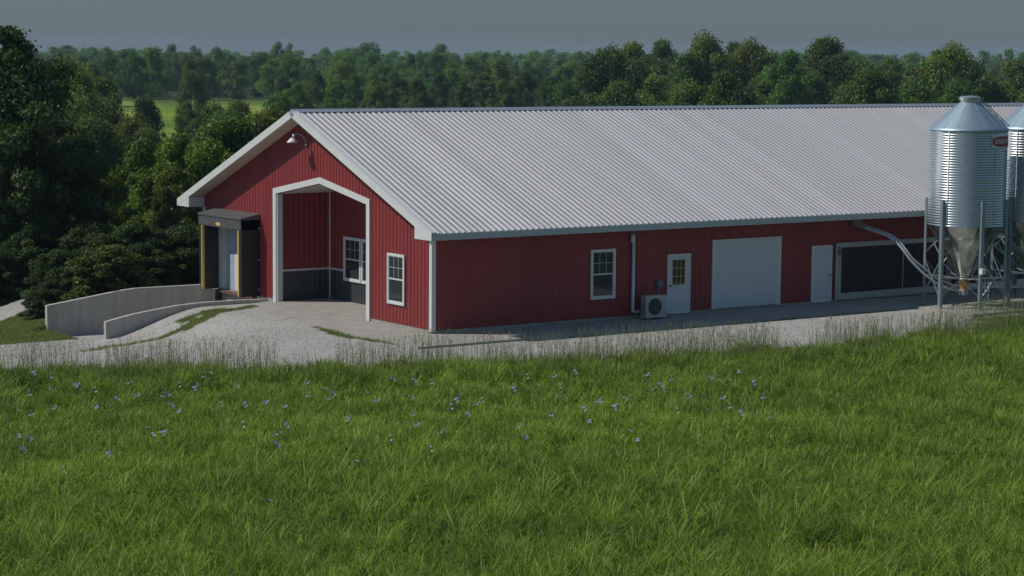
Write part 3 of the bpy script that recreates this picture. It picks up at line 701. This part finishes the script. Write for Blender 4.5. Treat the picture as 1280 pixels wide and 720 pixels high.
def kind(key, matk, seeds, **k):
    KIND[key] = []
    for s_ in seeds:
        cm_, C, S = crown_mesh('crown', M[matk], s_, **k); KIND[key].append((cm_, trunk_mesh(s_, C, S)))
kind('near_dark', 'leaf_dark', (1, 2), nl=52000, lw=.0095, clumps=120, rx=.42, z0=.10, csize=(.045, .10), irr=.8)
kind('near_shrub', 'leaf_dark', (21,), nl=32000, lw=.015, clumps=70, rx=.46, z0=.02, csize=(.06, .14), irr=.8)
kind('near_mid_sunlit', 'leaf_mid_sunlit', (33, 34), nl=30000, lw=.0135, clumps=60, rx=.40, z0=.10, csize=(.045, .11), irr=.9)
kind('near_mid', 'leaf_mid', (3, 4, 5), nl=34000, lw=.0125, clumps=80, rx=.40, z0=.08, csize=(.05, .12), irr=.8)
kind('near_sunlit', 'leaf_sunlit', (6,), nl=11000, lw=.024, clumps=45, rx=.5, z0=.08, csize=(.07, .15), irr=.9)
kind('mid', 'leaf_mid', (7, 8, 9, 10), nl=26000, lw=.0115, clumps=80, rx=.40, z0=.03, csize=(.04, .14), irr=.8)
kind('far', 'leaf_far', (12, 13, 14, 15, 16), nl=7000, lw=.018, clumps=46, rx=.44, z0=.0, csize=(.08, .17), irr=.8)
def sight(px, depth):
    """ground position seen at photo column px at this distance (used once to place the trees)"""
    p = CAM[:2]+(Fv[:2]/math.hypot(*Fv[:2]))*depth+Rv[:2]*depth*(px-640)/FPX
    return float(p[0]), float(p[1])
def tree(key, px, depth, h, wid, label, group, i=None, zoff=0, name='deciduous_tree'):
    x_, y_ = sight(px, depth); z_ = float(height(x_, y_))+zoff
    var = KIND[key][(i if i is not None else random.randrange(99)) % len(KIND[key])]
    o = empty(name, (x_, y_, z_), random.uniform(0, 6.28), label=label, cat='tree' if name != 'shrub' else 'shrub', group=group)
    o.scale = (h*wid, h*wid, h)
    for nm, me in (('crown', var[0]), ('trunk', var[1])):
        c_ = bpy.data.objects.new(nm, me); COL.objects.link(c_); c_.parent = o
    return o
def top_h(y_px, depth, px):
    """tree height so that its top stands y_px down the photo"""
    x_, y_ = sight(px, depth); zt = CAM[2]-(y_px-67.6+(px-640)*-.0084)/FPX*depth
    return zt-float(height(x_, y_))
# near left wood: (kind, px, depth, top y, width factor, variant, label)
NL = [
 ('near_dark', 5, 92, 36, .86, 0, 'tallest dark tree, at the left edge above the dock wall'),
 ('near_dark', 78, 97, 150, .80, 1, 'dark rounded tree right beside the tallest tree on the left'),
 ('near_dark', -75, 96, 60, .9, 1, 'dark tree cut off by the left edge of the picture'),
 ('near_mid_sunlit', 128, 100, 196, .85, 0, 'green tree behind the dock wall, to the right of the dark trees'),
 ('near_mid_sunlit', 172, 108, 178, .80, 1, 'green tree with ragged top in the middle of the left wood'),
 ('near_mid_sunlit', 214, 103, 196, .75, 2, 'green tree just left of the white eave of the barn'),
 ('near_mid_sunlit', 236, 124, 158, .85, 0, 'tree behind the left eave of the barn, below the meadow'),
 ('near_mid', 285, 132, 150, .95, 1, 'broad tree rising behind the left roof slope of the barn'),
 ('near_mid', 335, 150, 138, .9, 2, 'tree close to the roof peak of the barn, below the meadow'),
 ('near_sunlit', 205, 96, 235, .62, 0, 'yellow green tree catching the sun left of the barn eave'),
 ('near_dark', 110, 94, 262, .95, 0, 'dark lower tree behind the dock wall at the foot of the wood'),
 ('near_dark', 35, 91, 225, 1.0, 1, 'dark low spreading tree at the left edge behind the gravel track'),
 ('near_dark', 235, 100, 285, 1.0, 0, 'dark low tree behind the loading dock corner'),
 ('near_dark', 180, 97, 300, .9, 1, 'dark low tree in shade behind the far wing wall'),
]
for kx, px, dp_, ty, wf, vi, lb in NL:
    tree(kx, px, dp_, top_h(ty, dp_, px), wf, lb, 'trees of the near left wood', vi)
for px, dp_, ty, wf, lb, kk in ((146, 89, 309, 1.1, 'pale green shrub catching the sun above the dock wall', 'near_sunlit'), (205, 88.5, 338, 1.5, 'low sunlit pale shrub peeping over the dock wall next to the dock shelter', 'near_sunlit'), (78, 90, 330, 1.5, 'low dark shrub behind the sloping end of the far wing wall', 'near_dark'), (8, 89, 345, 1.8, 'low dark shrub behind the gravel track at the left edge', 'near_dark')):
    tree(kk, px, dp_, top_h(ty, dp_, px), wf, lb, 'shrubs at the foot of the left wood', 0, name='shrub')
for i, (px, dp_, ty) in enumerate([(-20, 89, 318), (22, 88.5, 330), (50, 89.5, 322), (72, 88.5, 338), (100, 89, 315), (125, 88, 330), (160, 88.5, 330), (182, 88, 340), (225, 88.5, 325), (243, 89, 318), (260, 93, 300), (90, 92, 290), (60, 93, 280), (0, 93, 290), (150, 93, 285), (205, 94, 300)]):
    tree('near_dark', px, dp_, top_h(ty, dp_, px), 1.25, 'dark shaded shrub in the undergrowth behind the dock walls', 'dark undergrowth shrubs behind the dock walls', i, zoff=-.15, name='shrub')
for i, (x0, y0, h0) in enumerate([(-6.6, 17.3, 1.5), (-5.6, 17.8, 2.2), (-4.9, 17.0, 2.7), (-3.7, 17.0, 3.0), (-2.9, 17.1, 1.8), (-2.0, 17.7, 2.6), (-1.1, 17.9, 2.0), (-5.0, 19.2, 2.8), (-3.2, 19.4, 3.2), (-1.4, 19.6, 3.4), (.4, 19.3, 3.0), (-6.0, 23.4, 2.6), (-4.5, 24.2, 3.0), (-7.6, 22.6, 2.2), (-8.8, 21.8, 2.0), (-2.4, 22, 3.4)]):
    y0 += .45; o = empty('shrub', (x0, y0, float(height(x0, y0))-.2), i*1.7, label=({2: 'left one of two bushes in sunlit pale green rising above the tall dock wall', 3: 'right one of two bushes in sunlit pale green rising above the tall dock wall', 6: 'small bush in sunlit pale green beside the dock shelter, behind the wall end'}.get(i, 'dark shaded shrub in the undergrowth behind the dock walls')), cat='shrub', group=None if i in (2, 3, 6) else 'dark undergrowth shrubs behind the dock walls')
    h0 *= .82
    o.scale = (h0*1.35, h0*1.35, h0); var = KIND['near_sunlit' if i in (2, 3, 6) else 'near_shrub'][0]  # the paler leaf kind paints sun onto three of the bushes
    for nm, me in (('crown', var[0]), ('trunk', var[1])):
        c_ = bpy.data.objects.new(nm, me); COL.objects.link(c_); c_.parent = o
# trees round the meadow
for px, dp_, ty, wf, vi, lb in ((95, 230, 88, .75, 0, 'tree left of the meadow with a ragged crown'), (128, 250, 100, .7, 1, 'smaller tree at the left end of the meadow'), (181, 262, 123, .7, 2, 'small round tree standing in front of the meadow'),
     (163, 235, 148, 1.0, 3, 'low bushy tree below the meadow'), (262, 240, 133, .8, 0, 'tree in front of the right part of the meadow'), (232, 300, 128, .6, 1, 'narrow small tree on the meadow'), (300, 260, 128, .9, 2, 'bushy tree between the meadow and the roof peak'), (345, 300, 118, .9, 3, 'tree just above the roof peak'), (120, 190, 150, .9, 0, 'tree below the left end of the meadow'), (285, 200, 142, .9, 2, 'dense tree above the left roof slope'),
     (238, 400, 76, .62, 1, 'tall narrow dark tree on the far edge of the meadow'), (168, 505, 66, .75, 3, 'tall tree behind the left end of the meadow')):
    tree('mid', px, dp_, top_h(ty, dp_, px), wf, lb, 'trees round the meadow', vi)
for i, (px, dp_, ty) in enumerate([(352, 430, 96), (372, 400, 104), (395, 440, 92), (418, 410, 100), (442, 450, 94), (468, 420, 100), (492, 450, 90), (520, 430, 98), (548, 460, 92), (575, 430, 102), (602, 455, 92), (630, 420, 100), (655, 450, 90), (684, 430, 96), (706, 460, 84),
        (60, 420, 84), (90, 440, 90), (115, 470, 80), (108, 360, 112)]):
    tree('mid', px, dp_, top_h(ty, dp_, px), .85, 'green tree of the hedgerow just beyond the barn ridge', 'trees of the hedgerow beyond the ridge', i)
# larger trees behind the right half of the roof
RT = [(742, 72, .9), (790, 56, .8), (822, 52, .7), (765, 62, .8), (880, 47, .75), (915, 55, .8), (858, 70, .8), (940, 53, .75), (962, 70, .8), (985, 66, .7), (1030, 50, 1.0), (1048, 66, .8), (1085, 88, .8), (1112, 76, .8), (1150, 86, .8), (1178, 58, .85), (1210, 80, .8), (1232, 96, .8), (1262, 78, .8), (1290, 84, .8), (1008, 92, .8), (900, 92, .9), (812, 96, .9), (722, 92, .8), (1140, 104, .9), (1070, 100, .9), (950, 100, .9), (860, 104, .9), (1195, 104, .9), (1310, 70, .8), (775, 104, .9)]
words = ['at the far left of the row behind the roof', 'with the tallest crown behind the roof']
NMS = ['wide dense', 'narrow', 'rounded', 'ragged', 'full', 'leaning', 'low', 'upright']
for i, (px, ty, wf) in enumerate(RT):
    dp_ = 330+(i*37 % 110)
    if ty > 85: dp_ -= 70
    w3 = 'left' if px < 850 else ('middle' if px < 1050 else 'right')
    tree('mid', px, dp_, top_h(ty, dp_, px), wf, 'large green tree in the row rising behind the right half of the barn roof', 'trees rising behind the right half of the barn roof', i)
# far woodland, nearest rows one by one
cnt = 0; rows = []
for dp_ in (500, 540, 580, 625, 675, 730, 800, 870, 960):
    sp_ = (10.5 if dp_ < 700 else 14)*FPX/dp_/1.0
    px = -30+random.random()*sp_
    while px < 1310:
        rows.append((px+random.uniform(-.3, .3)*sp_, dp_+random.uniform(-20, 20))); px += sp_*random.uniform(.75, 1.25)
def fh(dp_):
    return random.uniform(8.5, 13.0)*(1.0 if random.random() > .1 else 1.12)
vis = []
for px, dp_ in rows:
    # right of the middle the nearer row and the roof hide the front ranks
    if px > 730 and dp_ < 620: continue
    if px > 360 and dp_ < 520 and random.random() < .3: continue
    vis.append((px, dp_))
vis = sorted(vis, key=lambda t: t[1])
ind, rest = vis[:235], vis[235:]
for px, dp_ in ind:
    hh = fh(dp_); hh = min(hh, top_h(57+random.random()**1.4*20, dp_, px))
    tree('far', px, dp_, max(hh, 6), random.uniform(.75, 1.05), 'deciduous tree of the far wooded hillside beyond the barn', 'trees of the far wooded hillside')
for px, ty, wf, lb in ((214, 57, .55, 'small round topped tree standing above the skyline at the left'), (243, 58, .7, 'second round topped tree on the skyline from the left'), (272, 56, .55, 'third round topped tree on the skyline from the left'), (346, 54, .6, 'umbrella shaped tree on the skyline, the left one of a close pair'), (361, 55, .5, 'umbrella shaped tree on the skyline, the right one of a close pair'), (455, 50, 1.0, 'big broad tree bulging above the skyline left of centre'), (548, 57, .8, 'rounded tree on the skyline above the middle of the roof'), (190, 60, .7, 'low rounded tree on the skyline above the meadow')):
    tree('far', px, 820, top_h(ty, 820, px), wf, lb, 'trees standing out on the skyline')
# the farthest wood, one mass
far_me = [k_[0] for k_ in KIND['far']]
def mesh_arr(me, stride=5):
    n = len(me.vertices); a = np.zeros(n*3, np.float32); me.vertices.foreach_get('co', a); t = np.zeros(n, np.float32); me.attributes['tint'].data.foreach_get('value', t)
    a = a.reshape(-1, 4, 3)[::stride]; t = t.reshape(-1, 4)[::stride]
    c_ = a.mean(1, keepdims=True); a = c_+(a-c_)*2.0; return a, t
FA = [mesh_arr(me) for me in far_me]
VV = []; TT = []
pts = list(rest)
for dp_ in np.arange(1010, 1420, 45):
    px = -40.0
    while px < 1330:
        pts.append((px, dp_+random.uniform(-18, 18))); px += 17*FPX/dp_*random.uniform(.6, 1.2)
for px, dp_ in pts:
    x_, y_ = sight(px, dp_); z_ = float(height(x_, y_)); a_, t_ = FA[random.randrange(len(FA))]
    hh = random.uniform(9, 13.5); hh = min(hh, top_h(58.5+random.random()**1.5*8, dp_, px)); wd = random.uniform(.9, 1.3); th = random.uniform(0, 6.28); cth, sth = math.cos(th), math.sin(th)
    b_ = a_.copy(); xx = (a_[..., 0]*cth-a_[..., 1]*sth)*hh*wd+x_; yy = (a_[..., 0]*sth+a_[..., 1]*cth)*hh*wd+y_; zz = a_[..., 2]*hh+z_
    VV.append(np.stack([xx, yy, zz], -1)); TT.append(np.clip(t_*.6+random.uniform(0, .5), 0, 1))
VV = np.concatenate(VV).reshape(-1, 3); TT = np.concatenate(TT).ravel()
wl = np_mesh('woodland', VV, np.arange(len(VV)).reshape(-1, 4), M['leaf_far'], 4, TT)
wo = bpy.data.objects.new('woodland', wl); COL.objects.link(wo); tag(wo, 'distant wood along the skyline, reading as one green mass', 'woodland', kind='stuff')

# ------------------------------------------------------------------ grass
def blades(name, P, Hh, Wb, lean, mat_, tint, azim=None, seg=2):
    """P (n,3) roots; Hh height; Wb width; lean (n,2) horizontal tip offset"""
    n = len(P); r = np.random.default_rng(len(P)); a = r.random(n)*2*np.pi
    wv = np.stack([np.cos(a), np.sin(a), np.zeros(n)], -1)*Wb[:, None]/2
    ln = np.concatenate([lean, np.zeros((n, 1))], 1)
    up = np.zeros((n, 3)); up[:, 2] = Hh
    m1 = P+up*.55+ln*.22; m2 = P+up*.9+ln*.62; tip = P+up*1.0*np.clip(1-np.linalg.norm(lean, axis=1)/Hh*.25, .6, 1)[:, None]+ln*1.15
    V = np.stack([P-wv, P+wv, m1-wv*.95, m1+wv*.95, m2-wv*.6, m2+wv*.6, tip-wv*.08, tip+wv*.08], 1).reshape(-1, 3)
    b0 = np.arange(n)[:, None]*8
    F_ = np.concatenate([b0+np.array([[0, 1, 3, 2]]), b0+np.array([[2, 3, 5, 4]]), b0+np.array([[4, 5, 7, 6]])], 0)
    me = np_mesh(name, V, F_, mat_, 4, np.repeat(tint, 8)); o = bpy.data.objects.new(name, me); COL.objects.link(o); return o
def camspace(n, d0, d1, margin=1.12, pw=1.0, rg=rng):
    d = d0+(d1-d0)*rg.random(n)**pw; t = (rg.random(n)-.5)*2*margin*640/FPX*d
    x_ = CAM[0]+Fv[0]/math.hypot(*Fv[:2])*d+Rv[0]*t; y_ = CAM[1]+Fv[1]/math.hypot(*Fv[:2])*d+Rv[1]*t; return x_, y_, d
NB = 330000
x_, y_, d_ = camspace(NB, 33, 76, pw=.95)
keep = field_mask(x_, y_) > .5; x_, y_, d_ = x_[keep], y_[keep], d_[keep]
n = len(x_)
cl = vnoise(x_/1.1, y_/1.1, 21); cl2 = vnoise(x_/.35, y_/.35, 22); big = vnoise(x_/4.5, y_/4.5, 23)
Hh = (.14+.34*cl+.22*cl2)*(.75+.5*rng.random(n))*(.8+.4*big)
ang = vnoise(x_/1.3, y_/1.3, 24)*14+vnoise(x_/.5, y_/.5, 27)*6+rng.normal(size=n)*1.3
la = Hh*(.25+.75*vnoise(x_/.8, y_/.8, 25))*rng.uniform(.3, 1.1, n)
lean = np.stack([np.cos(ang)*la, np.sin(ang)*la], -1)
Wb = rng.uniform(.010, .026, n)
tint = np.clip(-.28+1.25*(cl2*.30+big*.35+vnoise(x_/1.7, y_/1.7, 29)*.35)+rng.normal(size=n)*.22, 0, 1)
P = np.stack([x_, y_, height(x_, y_)-.02], -1)
def join(*a): return [np.concatenate(k) for k in zip(*a)]
nt_ = 5200; xt, yt, dt = camspace(nt_, 33, 72); k_ = field_mask(xt, yt) > .5; xt, yt, dt = xt[k_], yt[k_], dt[k_]; nt_ = len(xt)
per = 24; xc = np.repeat(xt, per); yc = np.repeat(yt, per); n2 = len(xc); siz = np.repeat(rng.uniform(.55, 1.25, nt_)*(1+.35*(dt < 48)), per)
an = rng.random(n2)*2*np.pi; H2 = siz*rng.uniform(.30, .62, n2); l2 = H2*rng.uniform(.35, 1.15, n2)
P2_ = np.stack([xc+np.cos(an)*.05, yc+np.sin(an)*.05, height(xc, yc)-.02], -1)
lean2 = np.stack([np.cos(an)*l2, np.sin(an)*l2], -1)
tt2 = np.clip(np.repeat(rng.normal(.45, .34, nt_), per)+rng.normal(size=n2)*.14, 0, 1)
nw = 26000; xw, yw, dw = camspace(nw, 33, 72); k_ = (field_mask(xw, yw) > .5) & (vnoise(xw/1.5, yw/1.5, 41) > .55); xw, yw = xw[k_], yw[k_]; nw = len(xw)
aw_ = rng.random(nw)*2*np.pi; Hw = rng.uniform(.25, .55, nw); Pw = np.stack([xw, yw, height(xw, yw)], -1)
P, Hh, Wb, lean, tint = join((P, Hh, Wb, lean, tint), (P2_, H2, rng.uniform(.010, .020, n2), lean2, tt2),
    (Pw, Hw, rng.uniform(.03, .055, nw), np.stack([np.cos(aw_), np.sin(aw_)], -1)*.18, np.clip(rng.normal(.25, .15, nw), 0, 1)))
o = blades('tall_grass', P, Hh, Wb, lean, M['grass'], tint); tag(o, 'lush green meadow grass covering the foreground field', 'grass', kind='stuff')
# seeding stalks, thick along the field edge
n1 = 9000; xs = rng.uniform(-17, 31, n1); ys = edge_y(xs)-np.abs(rng.normal(size=n1))*1.5+.6*rng.random(n1)
x2, y2, d2 = camspace(2200, 36, 70); k2 = y2 < edge_y(x2)
xs = np.concatenate([xs, x2[k2]]); ys = np.concatenate([ys, y2[k2]]); n = len(xs)
den = vnoise(xs/1.3, ys/1.3, 31) > .25; xs, ys = xs[den], ys[den]; n = len(xs)
Hs = rng.uniform(.55, 1.3, n)*(.75+.4*vnoise(xs/2, ys/2, 33)); a_ = rng.normal(size=(n, 2))*.07
P = np.stack([xs, ys, height(xs, ys)-.02], -1); tn = rng.random(n)
st = blades('seeding_stalks', P, Hs, np.full(n, .008), a_*Hs[:, None], M['stalk'], tn)
# seed heads joined into the same object
tipz = P.copy(); tipz[:, 2] += Hs*.96; tipz[:, :2] += a_*Hs[:, None]
m3 = 4; hv = np.repeat(tipz, m3, 0); hv[:, 2] -= np.tile(np.linspace(0, .14, m3), n); hv += rng.normal(size=hv.shape)*.012
nn_ = len(hv); q = rng.normal(size=(nn_, 3)); q /= np.linalg.norm(q, axis=1)[:, None]; up_ = np.zeros((nn_, 3)); up_[:, 2] = .03
Vh = np.stack([hv-up_, hv+q*.009, hv+up_, hv-q*.009], 1).reshape(-1, 3)
me = np_mesh('seed', Vh, np.arange(len(Vh)).reshape(-1, 4), M['stalk'], 4, np.repeat(np.repeat(tn, m3)*.6+.4, 4))
bm = bmesh.new(); bm.from_mesh(st.data); bm.from_mesh(me); bm.to_mesh(st.data); bm.free()
tag(st, 'thin seeding grass stalks standing along the edge of the gravel', 'grass', kind='stuff')
# short grass in the yard
n1 = 150000; xs = rng.uniform(-15, 30, n1); ys = rng.uniform(-9, 24, n1); k2 = (patch_mask(xs, ys) > .5) & (ys > edge_y(xs)) & ~((xs > -7.2) & (xs < .2) & (ys > 11.5) & (ys < 15.9)) & ~((xs > -2.1) & (ys > -2.6) & (ys < 17)) & (xs < 30)
k2 &= vnoise(xs*2.2, ys*2.2, 51)*.6+vnoise(xs*.8, ys*.8, 52)*.4 > .33
xs, ys = xs[k2], ys[k2]; n = len(xs); Hs = rng.uniform(.04, .12, n)
P = np.stack([xs, ys, height(xs, ys)-.01], -1)
sg_ = blades('short_grass', P, Hs, rng.uniform(.012, .022, n), rng.normal(size=(n, 2))*.04, M['shortgrass'], np.clip(.4+.35*rng.normal(size=n), 0, 1))
tag(sg_, 'patches of short grass and weeds growing in the gravel yard', 'grass', kind='stuff')
# loose stones on the gravel
n1 = 26000; xs = rng.uniform(-14, 30, n1); ys = rng.uniform(-10, 14, n1)
k2 = (ys > edge_y(xs)+.2) & (patch_mask(xs, ys) < .5) & ~((xs > -7.3) & (ys > 11.5)) & ~((xs > -2.2) & (ys > -2.65))
xs, ys = xs[k2], ys[k2]; n = len(xs); r_ = rng.uniform(.008, .024, n)[:, None]
c_ = np.stack([xs, ys, height(xs, ys)+.008], -1); ax_ = np.array([[1, 0, 0], [0, 1, 0], [-1, 0, 0], [0, -1, 0], [0, 0, .7], [0, 0, -.7]], float)
Vs = c_[:, None, :]+(ax_[None]+rng.normal(size=(n, 6, 3))*.25)*r_[:, None, :]
of = np.array([[0, 1, 4], [1, 2, 4], [2, 3, 4], [3, 0, 4], [1, 0, 5], [2, 1, 5], [3, 2, 5], [0, 3, 5]])
Fs = (np.arange(n)[:, None, None]*6+of[None]).reshape(-1, 3)
ms_ = mat('limestone', (.38, .37, .35), .95, var=.3, scale=7)
me = np_mesh('gravel_stones', Vs.reshape(-1, 3), Fs, ms_, 3); so_ = bpy.data.objects.new('gravel_stones', me); COL.objects.link(so_)
tag(so_, 'loose pale stones lying on the gravel yard', 'gravel', kind='stuff')
# chicory flowers
pet = mat('blue_petals', (.34, .38, .66), .7, var=.15); yel = mat('yellow_petals', (.7, .55, .05), .7); stm = M['stalk']
def flower_mesh(seed, pm):
    r = random.Random(seed); mb = MB(); k = r.randint(2, 5)
    for i in range(k):
        tx, ty, tz_ = r.uniform(-.13, .13), r.uniform(-.13, .13), r.uniform(.50, .70)
        mb.tube([(0, 0, 0), (tx*.4, ty*.4, tz_*.5), (tx, ty, tz_)], [.006, .005, .004], 4)
        nd = Vector((r.uniform(-.5, .5)-.2, r.uniform(-.7, .1)-.2, .8)).normalized(); u = nd.cross(Vector((1, 0, 0))).normalized(); v = nd.cross(u)
        c_ = Vector((tx, ty, tz_))
        for p in range(9):
            t = p*2*math.pi/9; d1 = u*math.cos(t)+v*math.sin(t); d2 = u*math.cos(t+.28)+v*math.sin(t+.28); d0 = u*math.cos(t-.28)+v*math.sin(t-.28)
            R_ = .034
            mb.add([c_, c_+d0*R_*.8+nd*.006, c_+d1*R_+nd*.01, c_+d2*R_*.8+nd*.006], [(0, 1, 2, 3)], 1)
    o = mb.build('chicory_flower', [stm, pm], None); me = o.data; bpy.data.objects.remove(o); return me
FM = [flower_mesh(s_, pet) for s_ in range(4)]
spots = [(int(40+ (i*397)%900), int(468+((i*61)%95)*(.35+.65*((i*7)%10)/10))) for i in range(34)]+[(62,484),(95,480),(208,493),(255,470),(268,467),(222,520),(213,510),(205,492),(186,531),(190,545),(201,541),(122,507),(27,508),(22,549),(35,551),(40,516),(275,534),(345,548),(345,556),(305,535),(395,517),(411,497),(415,492),(386,492),(437,519),(433,528),(513,497),(517,515),(514,521),(551,540),(583,520),(565,511),(459,487),(692,470),(717,467),(690,516),(811,464),(815,486),(824,482),(848,515),(790,534),(795,551),(886,473),(899,472),(915,471),(922,468),(924,521),(963,522),(340,618),(66,512),(28,567),(38,494),(300,481),(160,478),(241,486),(120,484),(335,500),(355,507),(640,486),(660,470),(700,491),(745,505),(766,512),(604,497),(575,489),(470,500),(490,474),(840,470),(860,487),(902,500),(940,480),(955,495),(874,540),(735,530),(655,545),(540,560),(450,570),(520,530),(132,570),(80,590)]
fo_ = (Fv/math.hypot(*Fv[:2]))
for i, (px, py) in enumerate(spots):
    d = Fv+Rr*(px-640)/FPX+Ur*(360-py)/FPX; t = (.30-CAM[2])/d[2]; p = CAM+d*t
    if p[1] > float(edge_y(p[0])): continue
    o = bpy.data.objects.new('chicory_flower', FM[i % 4]); COL.objects.link(o); o.location = (p[0], p[1], float(height(p[0], p[1]))); o.rotation_euler = (0, 0, random.uniform(-.6, .6)); o.scale = (1, 1, random.uniform(.85, 1.05))
    tag(o, 'chicory plant with small pale blue flowers in the green field', 'flower', 'chicory flowers in the grass')
